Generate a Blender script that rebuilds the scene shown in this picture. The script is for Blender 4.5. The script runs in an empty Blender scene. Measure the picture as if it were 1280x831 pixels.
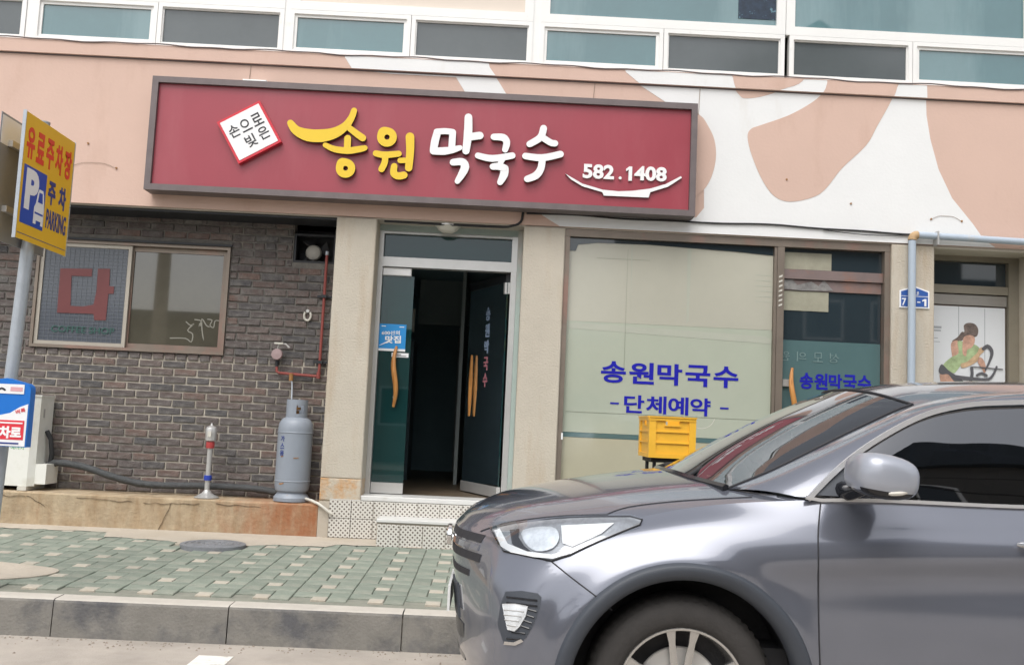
import bpy, bmesh, math, random
from mathutils import Vector, Matrix, geometry
from mathutils.bvhtree import BVHTree

R = math.radians
PI = math.pi
scene = bpy.context.scene
COL = scene.collection
random.seed(7)

# ------------------------------------------------------------------ camera
cam_data = bpy.data.cameras.new('camera')
cam = bpy.data.objects.new('camera', cam_data)
COL.objects.link(cam)
cam_data.sensor_fit = 'HORIZONTAL'
cam_data.sensor_width = 36.0
cam_data.lens = 36.0 * 1200.0 / 1280.0
cam_data.clip_start = 0.05
cam_data.clip_end = 2000.0
right = Vector((0.9987578, -0.0198931, 0.0456847))
up = Vector((-0.0473566, -0.0937957, 0.9944645))
fwd = Vector((0.0154979, 0.9953927, 0.0946213))
mw = Matrix.Identity(4)
for i in range(3):
    mw[i][0] = right[i]; mw[i][1] = up[i]; mw[i][2] = -fwd[i]
mw[0][3], mw[1][3], mw[2][3] = 0.0, -8.8, 1.42
cam.matrix_world = mw
scene.camera = cam

# ------------------------------------------------------------------ light: bright overcast day
SUN_EL, SUN_AZ = R(58), R(200)        # azimuth measured from +Y (north) clockwise
world = bpy.data.worlds.new('World')
scene.world = world
world.use_nodes = True
wn = world.node_tree
wn.nodes.clear()
sky = wn.nodes.new('ShaderNodeTexSky')
sky.sky_type = 'NISHITA'
sky.sun_disc = False
sky.sun_elevation = SUN_EL
sky.sun_rotation = SUN_AZ
sky.dust_density = 4.0
sky.air_density = 1.0
hsv = wn.nodes.new('ShaderNodeHueSaturation')       # cloud cover: the blue of the clear sky is mostly gone
hsv.inputs['Saturation'].default_value = 0.22
bg = wn.nodes.new('ShaderNodeBackground')
bg.inputs['Strength'].default_value = 0.15
wo = wn.nodes.new('ShaderNodeOutputWorld')
wn.links.new(sky.outputs[0], hsv.inputs['Color'])
wn.links.new(hsv.outputs[0], bg.inputs['Color'])
wn.links.new(bg.outputs[0], wo.inputs['Surface'])
sun_data = bpy.data.lights.new('sun', 'SUN')
sun_data.energy = 0.9
sun_data.angle = R(50)
sun_data.color = (1.0, 0.965, 0.92)
sun = bpy.data.objects.new('sun', sun_data)
COL.objects.link(sun)
sdir = Vector((math.sin(SUN_AZ) * math.cos(SUN_EL), math.cos(SUN_AZ) * math.cos(SUN_EL), math.sin(SUN_EL)))
sun.rotation_euler = sdir.to_track_quat('Z', 'Y').to_euler()
scene.view_settings.view_transform = 'Standard'
scene.view_settings.look = 'None'
scene.view_settings.exposure = 0.58
scene.view_settings.gamma = 1.0

# ------------------------------------------------------------------ materials
MATS = {}

def mat(name, col, rough=0.6, var=0.08, vscale=3.0, col2=None, c2scale=2.0, c2lo=0.5, c2hi=0.65, c2stretch=(1, 1, 1),
        bump=0.0, bscale=60.0, metal=0.0, coat=0.0, spec=0.5, alpha=None, objrand=0.0, ramp=None, transp=None, detail=6, body=0.0, refl=1.7):
    m = bpy.data.materials.new(name)
    m.use_nodes = True
    nt = m.node_tree
    b = nt.nodes['Principled BSDF']
    b.inputs['Roughness'].default_value = rough
    b.inputs['Metallic'].default_value = metal
    b.inputs['Coat Weight'].default_value = coat
    b.inputs['Coat Roughness'].default_value = 0.04
    b.inputs['Specular IOR Level'].default_value = spec
    tc = nt.nodes.new('ShaderNodeTexCoord')
    L = nt.links.new
    base = None
    if ramp:
        oi = nt.nodes.new('ShaderNodeObjectInfo')
        ge = nt.nodes.new('ShaderNodeNewGeometry')
        ad = nt.nodes.new('ShaderNodeMath'); ad.operation = 'ADD'
        fr = nt.nodes.new('ShaderNodeMath'); fr.operation = 'FRACT'
        L(oi.outputs['Random'], ad.inputs[0]); L(ge.outputs['Random Per Island'], ad.inputs[1]); L(ad.outputs[0], fr.inputs[0])
        cr = nt.nodes.new('ShaderNodeValToRGB')
        cr.color_ramp.interpolation = 'CONSTANT'
        els = cr.color_ramp.elements
        els[0].position = 0.0; els[0].color = (*ramp[0][1], 1)
        els[1].position = ramp[1][0]; els[1].color = (*ramp[1][1], 1)
        for p, c in ramp[2:]:
            e = els.new(p); e.color = (*c, 1)
        L(fr.outputs[0], cr.inputs[0])
        base = cr.outputs[0]
    else:
        rgb = nt.nodes.new('ShaderNodeRGB'); rgb.outputs[0].default_value = (*col, 1)
        base = rgb.outputs[0]
    if col2:
        mp = nt.nodes.new('ShaderNodeMapping'); mp.inputs['Scale'].default_value = c2stretch
        n = nt.nodes.new('ShaderNodeTexNoise'); n.inputs['Scale'].default_value = c2scale; n.inputs['Detail'].default_value = detail
        n.inputs['Roughness'].default_value = 0.65
        r = nt.nodes.new('ShaderNodeMapRange'); r.inputs[1].default_value = c2lo; r.inputs[2].default_value = c2hi
        mx = nt.nodes.new('ShaderNodeMix'); mx.data_type = 'RGBA'
        L(tc.outputs['Object'], mp.inputs[0]); L(mp.outputs[0], n.inputs['Vector']); L(n.outputs['Fac'], r.inputs[0])
        L(r.outputs[0], mx.inputs[0]); L(base, mx.inputs[6]); mx.inputs[7].default_value = (*col2, 1)
        base = mx.outputs[2]
    if var:
        n = nt.nodes.new('ShaderNodeTexNoise'); n.inputs['Scale'].default_value = vscale; n.inputs['Detail'].default_value = 8
        n.inputs['Roughness'].default_value = 0.7
        r = nt.nodes.new('ShaderNodeMapRange'); r.inputs[1].default_value = 0.3; r.inputs[2].default_value = 0.7
        r.inputs[3].default_value = 1 - var; r.inputs[4].default_value = 1 + var
        mx = nt.nodes.new('ShaderNodeVectorMath'); mx.operation = 'SCALE'
        L(tc.outputs['Object'], n.inputs['Vector']); L(n.outputs['Fac'], r.inputs[0]); L(base, mx.inputs[0]); L(r.outputs[0], mx.inputs['Scale'])
        base = mx.outputs[0]
    if objrand:
        oi = nt.nodes.new('ShaderNodeObjectInfo')
        ge = nt.nodes.new('ShaderNodeNewGeometry')
        ad = nt.nodes.new('ShaderNodeMath'); ad.operation = 'ADD'
        fr = nt.nodes.new('ShaderNodeMath'); fr.operation = 'FRACT'
        L(oi.outputs['Random'], ad.inputs[0]); L(ge.outputs['Random Per Island'], ad.inputs[1]); L(ad.outputs[0], fr.inputs[0])
        r = nt.nodes.new('ShaderNodeMapRange'); r.inputs[3].default_value = 1 - objrand; r.inputs[4].default_value = 1 + objrand
        mx = nt.nodes.new('ShaderNodeVectorMath'); mx.operation = 'SCALE'
        L(fr.outputs[0], r.inputs[0]); L(base, mx.inputs[0]); L(r.outputs[0], mx.inputs['Scale'])
        base = mx.outputs[0]
    L(base, b.inputs['Base Color'])
    if bump:
        n = nt.nodes.new('ShaderNodeTexNoise'); n.inputs['Scale'].default_value = bscale; n.inputs['Detail'].default_value = 5
        bp = nt.nodes.new('ShaderNodeBump'); bp.inputs['Strength'].default_value = bump; bp.inputs['Distance'].default_value = 0.01
        L(tc.outputs['Object'], n.inputs['Vector']); L(n.outputs['Fac'], bp.inputs['Height']); L(bp.outputs[0], b.inputs['Normal'])
    if transp:                                      # thin tinted glass: straight-through tint plus fresnel reflection
        tr = nt.nodes.new('ShaderNodeBsdfTransparent'); tr.inputs[0].default_value = (*transp, 1)
        gl = nt.nodes.new('ShaderNodeBsdfGlossy'); gl.inputs['Roughness'].default_value = rough; gl.inputs["Color"].default_value = (0.93, 0.95, 1, 1)
        fz = nt.nodes.new('ShaderNodeFresnel'); fz.inputs[0].default_value = 1.55
        ms = nt.nodes.new('ShaderNodeMixShader')
        fm = nt.nodes.new('ShaderNodeMath'); fm.operation = 'MULTIPLY'; fm.inputs[1].default_value = refl; fm.use_clamp = True
        L(fz.outputs[0], fm.inputs[0])
        L(fm.outputs[0], ms.inputs[0])
        if body:
            m2 = nt.nodes.new('ShaderNodeMixShader'); m2.inputs[0].default_value = body
            df_ = nt.nodes.new('ShaderNodeBsdfDiffuse'); df_.inputs[0].default_value = (*col, 1)
            L(tr.outputs[0], m2.inputs[1]); L(df_.outputs[0], m2.inputs[2]); L(m2.outputs[0], ms.inputs[1])
        else: L(tr.outputs[0], ms.inputs[1])
        if True: L(gl.outputs[0], ms.inputs[2])
        L(ms.outputs[0], nt.nodes['Material Output'].inputs['Surface'])
    MATS[name] = m
    return m

peach = mat('peach_paint', (0.60, 0.425, 0.35), 0.7, 0.035, 1.2, col2=(0.52, 0.35, 0.275), c2scale=1.5, c2lo=0.55, c2hi=0.8, c2stretch=(1.5, 1, 0.5), bump=0.15, bscale=35)
white_paint = mat('white_wall_paint', (0.75, 0.755, 0.75), 0.65, 0.03, 1.5, col2=(0.66, 0.64, 0.60), c2scale=1.3, c2lo=0.6, c2hi=0.85, c2stretch=(2, 1, 0.6), bump=0.12, bscale=35)
stucco = mat('stucco_render', (0.50, 0.455, 0.38), 0.85, 0.07, 2.0, col2=(0.43, 0.345, 0.25), c2scale=1.4, c2lo=0.50, c2hi=0.74, c2stretch=(3.5, 2, 0.5), bump=0.6, bscale=60)
stucco_low = mat('stained_stucco', (0.50, 0.44, 0.35), 0.85, 0.08, 3.0, col2=(0.50, 0.28, 0.12), c2scale=5, c2lo=0.45, c2hi=0.62, bump=0.8, bscale=45)
soffit = mat('soffit_paint', (0.42, 0.38, 0.33), 0.8, 0.08, 3)
upper_in = mat('room_paint', (0.20, 0.22, 0.21), 0.9, 0.1, 2)
interior = mat('interior_wall', (0.21, 0.31, 0.345), 0.8, 0.1, 2)
interior_floor = mat('interior_floor', (0.12, 0.09, 0.06), 0.4, 0.2, 3)
mortar = mat('mortar', (0.43, 0.39, 0.33), 0.95, 0.2, 5, col2=(0.13, 0.125, 0.12), c2scale=1.1, c2lo=0.48, c2hi=0.66, bump=0.6, bscale=50)
brick_m = mat('brick_clay', None, 0.85, 0.26, 22, ramp=[(0, (0.100, 0.082, 0.078)), (0.2, (0.118, 0.090, 0.082)), (0.40, (0.084, 0.077, 0.078)), (0.55, (0.130, 0.098, 0.088)), (0.68, (0.108, 0.090, 0.086)), (0.82, (0.150, 0.100, 0.084)), (0.89, (0.070, 0.067, 0.070)), (0.95, (0.13, 0.10, 0.09)), (0.985, (0.22, 0.115, 0.075))], col2=(0.175, 0.165, 0.155), c2scale=7, c2lo=0.42, c2hi=0.72, bump=0.9, bscale=40)
concrete = mat('concrete', (0.46, 0.41, 0.34), 0.9, 0.12, 4, col2=(0.34, 0.29, 0.22), c2scale=2.0, c2lo=0.5, c2hi=0.75, bump=0.6, bscale=40)
plinth_m = mat('stained_concrete', (0.42, 0.335, 0.225), 0.9, 0.2, 6, col2=(0.33, 0.235, 0.14), c2scale=5.0, c2lo=0.40, c2hi=0.68, c2stretch=(2.0, 1, 0.5), bump=0.8, bscale=30)
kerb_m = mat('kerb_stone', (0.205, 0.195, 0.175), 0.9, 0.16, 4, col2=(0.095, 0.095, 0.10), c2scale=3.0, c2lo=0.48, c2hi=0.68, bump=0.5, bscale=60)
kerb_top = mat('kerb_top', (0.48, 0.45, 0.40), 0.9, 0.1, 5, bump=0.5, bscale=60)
paver_m = mat('green_paver', (0.215, 0.248, 0.205), 0.85, 0.16, 6, col2=(0.29, 0.285, 0.24), c2scale=1.7, c2lo=0.5, c2hi=0.75, bump=0.5, bscale=70, objrand=0.09)
paver_w = mat('white_paver', (0.44, 0.41, 0.345), 0.85, 0.14, 6, col2=(0.36, 0.30, 0.235), c2scale=2.5, c2lo=0.5, c2hi=0.7, bump=0.4, bscale=70, objrand=0.10)
sand = mat('joint_sand', (0.23, 0.235, 0.195), 0.95, 0.2, 9)
asphalt = mat('pale_road', (0.40, 0.36, 0.315), 0.92, 0.10, 3, col2=(0.30, 0.27, 0.235), c2scale=1.2, c2lo=0.45, c2hi=0.7, bump=0.5, bscale=90)
road_paint = mat('road_paint', (0.72, 0.71, 0.66), 0.8, 0.1, 12, col2=(0.4, 0.37, 0.33), c2scale=14, c2lo=0.55, c2hi=0.7)
pvc = mat('white_pvc', (0.80, 0.80, 0.78), 0.35, 0.025, 3, col2=(0.62, 0.60, 0.55), c2scale=4, c2lo=0.62, c2hi=0.85)
teal_glass = mat('teal_glass', (0.065, 0.155, 0.17), 0.02, 0.12, 0.9, col2=(0.12, 0.22, 0.235), c2scale=0.8, c2lo=0.5, c2hi=0.62, c2stretch=(1, 1, 0.15),  spec=1.0, coat=1.0)  # paler second tone paints patchy sky reflection into the panes
screen_glass = mat('screened_glass', (0.10, 0.115, 0.12), 0.12, 0.10, 1.5, spec=0.7)
cream_board = mat('cream_board', (0.66, 0.58, 0.50), 0.5, 0.03, 2, col2=(0.50, 0.22, 0.22), c2scale=3.0, c2lo=0.66, c2hi=0.74)
film = mat('frosted_film', (0.41, 0.44, 0.36), 0.13, 0.05, 0.9, col2=(0.37, 0.41, 0.34), c2scale=0.8, c2lo=0.45, c2hi=0.7, spec=0.7)
film_low = mat('lower_film', (0.42, 0.40, 0.30), 0.12, 0.05, 1.5, spec=0.6)
teal_film = mat('teal_film', (0.085, 0.15, 0.155), 0.06, 0.06, 1.0, spec=0.8)
dark_glass = mat('dark_glass', (0.022, 0.034, 0.042), 0.03, 0.1, 1.0, spec=0.9)
door_glass = mat('door_glass', (0.016, 0.070, 0.070), 0.02, 0, transp=(0.22, 0.44, 0.44), body=0.5, refl=1.1)
brown_glass = mat('brown_glass', (0.080, 0.074, 0.055), 0.02, 0.15, 2.0, spec=1.0, coat=1.0)
lattice_glass = mat('lattice_glass', (0.10, 0.112, 0.135), 0.10, 0.08, 2.0, spec=0.6)
bronze = mat('bronze_aluminium', (0.24, 0.20, 0.165), 0.42, 0.12, 4, metal=0.55, col2=(0.30, 0.19, 0.155), c2scale=2.0, c2lo=0.5, c2hi=0.65, c2stretch=(1, 1, 0.5))
wine_frame = mat('mauve_frame', (0.235, 0.18, 0.17), 0.45, 0.1, 4, metal=0.35, col2=(0.30, 0.17, 0.13), c2scale=3, c2lo=0.5, c2hi=0.65)
steel = mat('brushed_steel', (0.56, 0.555, 0.54), 0.3, 0.06, 4, metal=0.5)
chrome = mat('chrome', (0.72, 0.72, 0.72), 0.10, 0.0, metal=1.0)
cream_frame = mat('cream_aluminium', (0.42, 0.385, 0.33), 0.45, 0.06, 4, metal=0.3)
sign_red = mat('sign_red', (0.31, 0.042, 0.062), 0.33, 0.05, 1.2, spec=0.6, col2=(0.34, 0.065, 0.085), c2scale=1.2, c2lo=0.5, c2hi=0.75, c2stretch=(1.5, 1, 0.4))
sign_frame_m = mat('sign_frame', (0.15, 0.125, 0.125), 0.5, 0.15, 5, metal=0.3)
yellow_face = mat('yellow_face', (0.76, 0.52, 0.025), 0.4, 0.03, 3)
white_face = mat('white_face', (0.82, 0.82, 0.82), 0.4, 0.02, 3)
edge_dark = mat('letter_edge', (0.10, 0.075, 0.055), 0.5, 0.1, 8)
red_edge = mat('red_edge', (0.60, 0.03, 0.05), 0.4, 0.03, 3)
ink = mat('black_ink', (0.02, 0.02, 0.025), 0.5, 0)
print_blue = mat('blue_vinyl', (0.012, 0.012, 0.34), 0.6, 0.04, 5, spec=0.2)
park_yellow = mat('parking_yellow', (0.80, 0.47, 0.02), 0.4, 0.04, 4)
park_blue = mat('parking_blue', (0.018, 0.075, 0.42), 0.4, 0.03, 4)
park_red = mat('parking_red', (0.72, 0.05, 0.02), 0.4, 0.03, 4)
park_dark = mat('parking_navy', (0.03, 0.05, 0.22), 0.4, 0.03, 4)
alu_back = mat('aluminium_back', (0.26, 0.275, 0.30), 0.5, 0.12, 3)
galv = mat('galvanised_steel', (0.40, 0.44, 0.48), 0.45, 0.08, 12, metal=0.35)
blue_plastic = mat('blue_plastic', (0.01, 0.155, 0.56), 0.35, 0.05, 5)
sticker_blue = mat('sticker_blue', (0.015, 0.25, 0.60), 0.35, 0.03, 5)
paper = mat('white_paper', (0.78, 0.79, 0.80), 0.6, 0.03, 8)
red_print = mat('red_print', (0.66, 0.03, 0.05), 0.5, 0.04, 8)
green_print = mat('green_print', (0.12, 0.40, 0.17), 0.5, 0.04, 8)
dim_red = mat('dim_red_letter', (0.155, 0.045, 0.045), 0.35, 0.08, 5)
dim_green = mat('dim_green_letter', (0.035, 0.10, 0.085), 0.35, 0.08, 5)
lattice_line = mat('lattice_line', (0.145, 0.16, 0.18), 0.5, 0.1, 5)
scribble_m = mat('scribble', (0.28, 0.27, 0.23), 0.6, 0.1, 5)
ac_white = mat('ac_casing', (0.74, 0.74, 0.69), 0.45, 0.04, 3, col2=(0.55, 0.54, 0.46), c2scale=3, c2lo=0.55, c2hi=0.8)
black_rubber = mat('black_rubber', (0.022, 0.022, 0.024), 0.7, 0.2, 10, bump=0.4, bscale=70)
grey_hose = mat('grey_hose', (0.055, 0.058, 0.06), 0.75, 0.2, 14, bump=0.8, bscale=40)
gas_grey = mat('gas_cylinder_paint', (0.255, 0.285, 0.33), 0.42, 0.05, 4, col2=(0.30, 0.13, 0.05), c2scale=7.0, c2lo=0.70, c2hi=0.73, bump=0.1)
rust = mat('rusty_brown', (0.30, 0.15, 0.05), 0.8, 0.25, 10)
red_pipe_m = mat('red_pipe_paint', (0.26, 0.06, 0.05), 0.55, 0.15, 10)
band_red = mat('red_band', (0.40, 0.05, 0.05), 0.4, 0.05, 8)
band_blue = mat('blue_band', (0.02, 0.05, 0.36), 0.4, 0.05, 8)
down_blue = mat('pale_blue_pipe', (0.39, 0.455, 0.53), 0.5, 0.05, 4, col2=(0.45, 0.42, 0.38), c2scale=4, c2lo=0.6, c2hi=0.8)
elbow_rust = mat('elbow_tape', (0.45, 0.30, 0.16), 0.7, 0.15, 10)
plate_blue = mat('address_blue', (0.03, 0.10, 0.36), 0.4, 0.05, 8)
poster_m = mat('poster_sheet', (0.66, 0.68, 0.70), 0.4, 0.03, 2)
skin_m = mat('printed_skin', (0.52, 0.31, 0.23), 0.5, 0.35, 16)
hair_m = mat('printed_hair', (0.15, 0.115, 0.10), 0.5, 0.5, 22)
green_top = mat('printed_green', (0.36, 0.46, 0.25), 0.5, 0.35, 12)
grey_print = mat('printed_grey', (0.10, 0.10, 0.11), 0.5, 0.1, 14)
line_grey = mat('poster_line', (0.34, 0.36, 0.38), 0.5, 0.05, 14)
wood = mat('varnished_wood', (0.50, 0.23, 0.065), 0.35, 0.18, 6, col2=(0.36, 0.14, 0.03), c2scale=4, c2stretch=(8, 8, 1))
black_metal = mat('black_metal', (0.018, 0.02, 0.024), 0.5, 0.1, 8)
marble = mat('white_marble', (0.64, 0.64, 0.62), 0.3, 0.06, 5, col2=(0.45, 0.43, 0.38), c2scale=4, c2lo=0.55, c2hi=0.8)
lamp_white = mat('lamp_bowl', (0.58, 0.56, 0.50), 0.4, 0.05, 8)
crate_m = mat('crate_plastic', (0.80, 0.44, 0.035), 0.4, 0.06, 7, col2=(0.62, 0.30, 0.02), c2scale=9, c2lo=0.62, c2hi=0.8)
iron = mat('cast_iron', (0.20, 0.21, 0.225), 0.55, 0.2, 12, bump=0.4, bscale=80)
# tile with printed brown diamonds
def tile_mat():
    m = mat('dotted_tile', (0.62, 0.60, 0.55), 0.3, 0.05, 5)
    nt = m.node_tree; L = nt.links.new
    b = nt.nodes['Principled BSDF']
    src = b.inputs['Base Color'].links[0].from_socket
    tc = nt.nodes.new('ShaderNodeTexCoord')
    sp = nt.nodes.new('ShaderNodeSeparateXYZ'); L(tc.outputs['Object'], sp.inputs[0])
    def wave(sock, off):
        # distance to the centres of a 3.3 cm lattice
        a = nt.nodes.new('ShaderNodeMath'); a.operation = 'MULTIPLY_ADD'; a.inputs[1].default_value = 1 / 0.042; a.inputs[2].default_value = off
        L(sock, a.inputs[0])
        f = nt.nodes.new('ShaderNodeMath'); f.operation = 'FRACT'; L(a.outputs[0], f.inputs[0])
        s = nt.nodes.new('ShaderNodeMath'); s.operation = 'SUBTRACT'; s.inputs[1].default_value = 0.5; L(f.outputs[0], s.inputs[0])
        q = nt.nodes.new('ShaderNodeMath'); q.operation = 'ABSOLUTE'; L(s.outputs[0], q.inputs[0])
        return q.outputs[0]
    outs = []
    for off in (0.0, 0.5):
        s = nt.nodes.new('ShaderNodeMath'); s.operation = 'ADD'
        L(wave(sp.outputs[0], 100 + off), s.inputs[0]); L(wave(sp.outputs[2], 100 + off), s.inputs[1])
        outs.append(s.outputs[0])
    mn = nt.nodes.new('ShaderNodeMath'); mn.operation = 'MINIMUM'
    L(outs[0], mn.inputs[0]); L(outs[1], mn.inputs[1])
    lt = nt.nodes.new('ShaderNodeMapRange'); lt.inputs[1].default_value = 0.27; lt.inputs[2].default_value = 0.21
    lt.inputs[3].default_value = 0; lt.inputs[4].default_value = 1; L(mn.outputs[0], lt.inputs[0])
    mx = nt.nodes.new('ShaderNodeMix'); mx.data_type = 'RGBA'
    L(lt.outputs[0], mx.inputs[0]); L(src, mx.inputs[6]); mx.inputs[7].default_value = (0.10, 0.075, 0.06, 1)
    L(mx.outputs[2], b.inputs['Base Color'])
    return m
tile_m = tile_mat()
# car
paint = mat('car_paint', (0.170, 0.181, 0.218), 0.17, 0.05, 1.5, metal=0.5, coat=1.0)
trim = mat('bright_trim', (0.84, 0.84, 0.85), 0.15, 0.0, metal=0.6)
clad = mat('dark_cladding', (0.045, 0.052, 0.065), 0.55, 0.04, 8, bump=0.1, bscale=200)
seam_m = mat('panel_gap', (0.02, 0.02, 0.024), 0.7, 0)
tyre_m = mat('tyre_rubber', (0.035, 0.032, 0.03), 0.8, 0.15, 14, bump=0.3, bscale=60)
alloy = mat('alloy_rim', (0.55, 0.54, 0.52), 0.22, 0.03, 5, metal=0.8)
car_glass = mat('car_side_glass', (0.01, 0.012, 0.02), 0.015, 0, transp=(0.05, 0.055, 0.07), refl=3.6)
wind_glass = mat('windscreen_glass', (0.01, 0.02, 0.02), 0.015, 0, transp=(0.30, 0.34, 0.32), refl=2.2)
cabin_m = mat('cabin_trim', (0.03, 0.03, 0.033), 0.8, 0.1, 5)
lens_m = mat('lamp_lens', (1, 1, 1), 0.01, 0, transp=(0.93, 0.95, 0.96))
lamp_chrome = mat('lamp_reflector', (0.78, 0.80, 0.82), 0.22, 0.2, 25, metal=0.5)
black_gloss = mat('gloss_black', (0.015, 0.016, 0.02), 0.15, 0)
plate_white = mat('number_plate', (0.70, 0.71, 0.70), 0.4, 0.03, 10)

# ------------------------------------------------------------------ mesh helpers
class MB:
    def __init__(s):
        s.v = []; s.f = []; s.m = []
    def add(s, vs, fs, mi=0):
        n = len(s.v)
        s.v += [tuple(p) for p in vs]
        for f in fs:
            s.f.append(tuple(n + i for i in f)); s.m.append(mi)
        return s
    def box(s, x0, x1, y0, y1, z0, z1, mi=0):
        vs = [(x, y, z) for z in (z0, z1) for y in (y0, y1) for x in (x0, x1)]
        return s.add(vs, [(0, 2, 3, 1), (4, 5, 7, 6), (0, 1, 5, 4), (2, 6, 7, 3), (0, 4, 6, 2), (1, 3, 7, 5)], mi)
    def bbox(s, x0, x1, y0, y1, z0, z1, c=0.006, mi=0):
        """box whose front (-Y) edges are bevelled"""
        vs = []
        for (y, i) in ((y1, 0), (y0 + c, 0), (y0, c)):
            vs += [(x0 + i, y, z0 + i), (x1 - i, y, z0 + i), (x1 - i, y, z1 - i), (x0 + i, y, z1 - i)]
        fs = [(3, 2, 1, 0), (8, 9, 10, 11)]
        for r in (0, 4):
            for k in range(4):
                a = r + k; b = r + (k + 1) % 4
                fs.append((a, b, b + 4, a + 4))
        return s.add(vs, fs, mi)
    def prism(s, poly, y0, y1, mi=0, mside=None, ax='y'):
        """closed prism from (a,b) outline; ax = extrusion axis"""
        mside = mi if mside is None else mside
        ar = sum(poly[i][0] * poly[(i + 1) % len(poly)][1] - poly[(i + 1) % len(poly)][0] * poly[i][1] for i in range(len(poly)))
        if ar < 0: poly = poly[::-1]
        n = len(poly)
        mk = {'y': lambda a, b, t: (a, t, b), 'z': lambda a, b, t: (a, b, t), 'x': lambda a, b, t: (t, a, b)}[ax]
        vs = [mk(a, b, y0) for a, b in poly] + [mk(a, b, y1) for a, b in poly]
        tri = geometry.tessellate_polygon([[Vector((a, b, 0)) for a, b in poly]])
        base = len(s.v)
        s.v += vs
        for t in tri:
            a, b, c = t
            cr = (poly[b][0] - poly[a][0]) * (poly[c][1] - poly[a][1]) - (poly[c][0] - poly[a][0]) * (poly[b][1] - poly[a][1])
            if cr < 0: b, c = c, b
            s.f.append((base + a, base + b, base + c)); s.m.append(mi)
            s.f.append((base + n + a, base + n + c, base + n + b)); s.m.append(mi)
        for i in range(n):
            j = (i + 1) % n
            s.f.append((base + i, base + n + i, base + n + j, base + j)); s.m.append(mside)
        return s
    def cyl(s, p0, p1, r0, r1=None, n=16, mi=0, cap=True):
        r1 = r0 if r1 is None else r1
        p0 = Vector(p0); p1 = Vector(p1); d = (p1 - p0).normalized()
        u = d.orthogonal().normalized(); w = d.cross(u)
        vs = []
        for p, r in ((p0, r0), (p1, r1)):
            for k in range(n):
                a = 2 * PI * k / n
                vs.append(p + (u * math.cos(a) + w * math.sin(a)) * r)
        fs = [(k, (k + 1) % n, n + (k + 1) % n, n + k) for k in range(n)]
        if cap: fs += [tuple(range(n))[::-1], tuple(range(n, 2 * n))]
        return s.add(vs, fs, mi)
    def tube(s, pts, r, n=8, mi=0, cap=True, closed=False):
        pts = [Vector(p) for p in pts]; m = len(pts)
        rs = r if isinstance(r, (list, tuple)) else [r] * m
        vs = []; prev = None
        for i, p in enumerate(pts):
            if closed: d = pts[(i + 1) % m] - pts[i - 1]
            else: d = pts[min(i + 1, m - 1)] - pts[max(i - 1, 0)]
            d.normalize()
            if prev is None: u = d.orthogonal().normalized()
            else:
                u = prev - d * prev.dot(d)
                u = u.normalized() if u.length > 1e-6 else d.orthogonal().normalized()
            prev = u; w = d.cross(u)
            for k in range(n):
                a = 2 * PI * k / n
                vs.append(p + (u * math.cos(a) + w * math.sin(a)) * rs[i])
        fs = []
        for i in range(m if closed else m - 1):
            i2 = (i + 1) % m
            for k in range(n):
                fs.append((i * n + k, i * n + (k + 1) % n, i2 * n + (k + 1) % n, i2 * n + k))
        if cap and not closed: fs += [tuple(range(n))[::-1], tuple(range((m - 1) * n, m * n))]
        return s.add(vs, fs, mi)
    def lathe(s, prof, c=(0, 0, 0), n=32, mi=0, axis='z'):
        """prof = [(r, h)] bottom to top"""
        vs = []
        for r, h in prof:
            for k in range(n):
                a = 2 * PI * k / n
                if axis == 'z': vs.append((c[0] + r * math.cos(a), c[1] + r * math.sin(a), c[2] + h))
                else: vs.append((c[0] + r * math.cos(a), c[1] + h, c[2] - r * math.sin(a)))
        fs = []
        for i in range(len(prof) - 1):
            for k in range(n):
                fs.append((i * n + k, i * n + (k + 1) % n, (i + 1) * n + (k + 1) % n, (i + 1) * n + k))
        return s.add(vs, fs, mi)
    def grid(s, rows, mi=0, flip=False):
        n = len(rows[0]); vs = [p for r in rows for p in r]
        fs = []
        for i in range(len(rows) - 1):
            for j in range(n - 1):
                f = (i * n + j, i * n + j + 1, (i + 1) * n + j + 1, (i + 1) * n + j)
                fs.append(f[::-1] if flip else f)
        return s.add(vs, fs, mi)
    def stroke(s, pts, w, y0, y1, mi=0, mside=None, smooth=3):
        """a round-ended brush stroke in the XZ plane, drawn from y0 (back) to y1 (front)"""
        pts = [Vector(p) for p in pts]
        m = len(pts)
        ws = list(w) if isinstance(w, (list, tuple)) else [w] * m
        if m > 2 and smooth:
            q = []; qw = []
            for i in range(m - 1):
                p0 = pts[max(i - 1, 0)]; p1 = pts[i]; p2 = pts[i + 1]; p3 = pts[min(i + 2, m - 1)]
                for k in range(smooth):
                    t = k / smooth
                    q.append(0.5 * ((2 * p1) + (p2 - p0) * t + (2 * p0 - 5 * p1 + 4 * p2 - p3) * t * t + (3 * p1 - p0 - 3 * p2 + p3) * t ** 3))
                    qw.append(ws[i] * (1 - t) + ws[i + 1] * t)
            q.append(pts[-1]); qw.append(ws[-1]); pts, ws = q, qw
            m = len(pts)
        L, Rr = [], []
        for i, p in enumerate(pts):
            d = (pts[min(i + 1, m - 1)] - pts[max(i - 1, 0)]).normalized()
            nrm = Vector((-d.y, d.x)) * ws[i] / 2
            L.append(p + nrm); Rr.append(p - nrm)
        def cap(p, d, r):
            a0 = math.atan2(d.y, d.x)
            return [p + Vector((math.cos(a0 + PI / 2 - PI * k / 6), math.sin(a0 + PI / 2 - PI * k / 6))) * r for k in range(1, 6)]
        d1 = (pts[-1] - pts[-2]).normalized(); d0 = (pts[0] - pts[1]).normalized()
        poly = L + cap(pts[-1], d1, ws[-1] / 2) + Rr[::-1] + cap(pts[0], d0, ws[0] / 2)
        return s.prism([(p.x, p.y) for p in poly], y1, y0, mi, mside)
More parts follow.
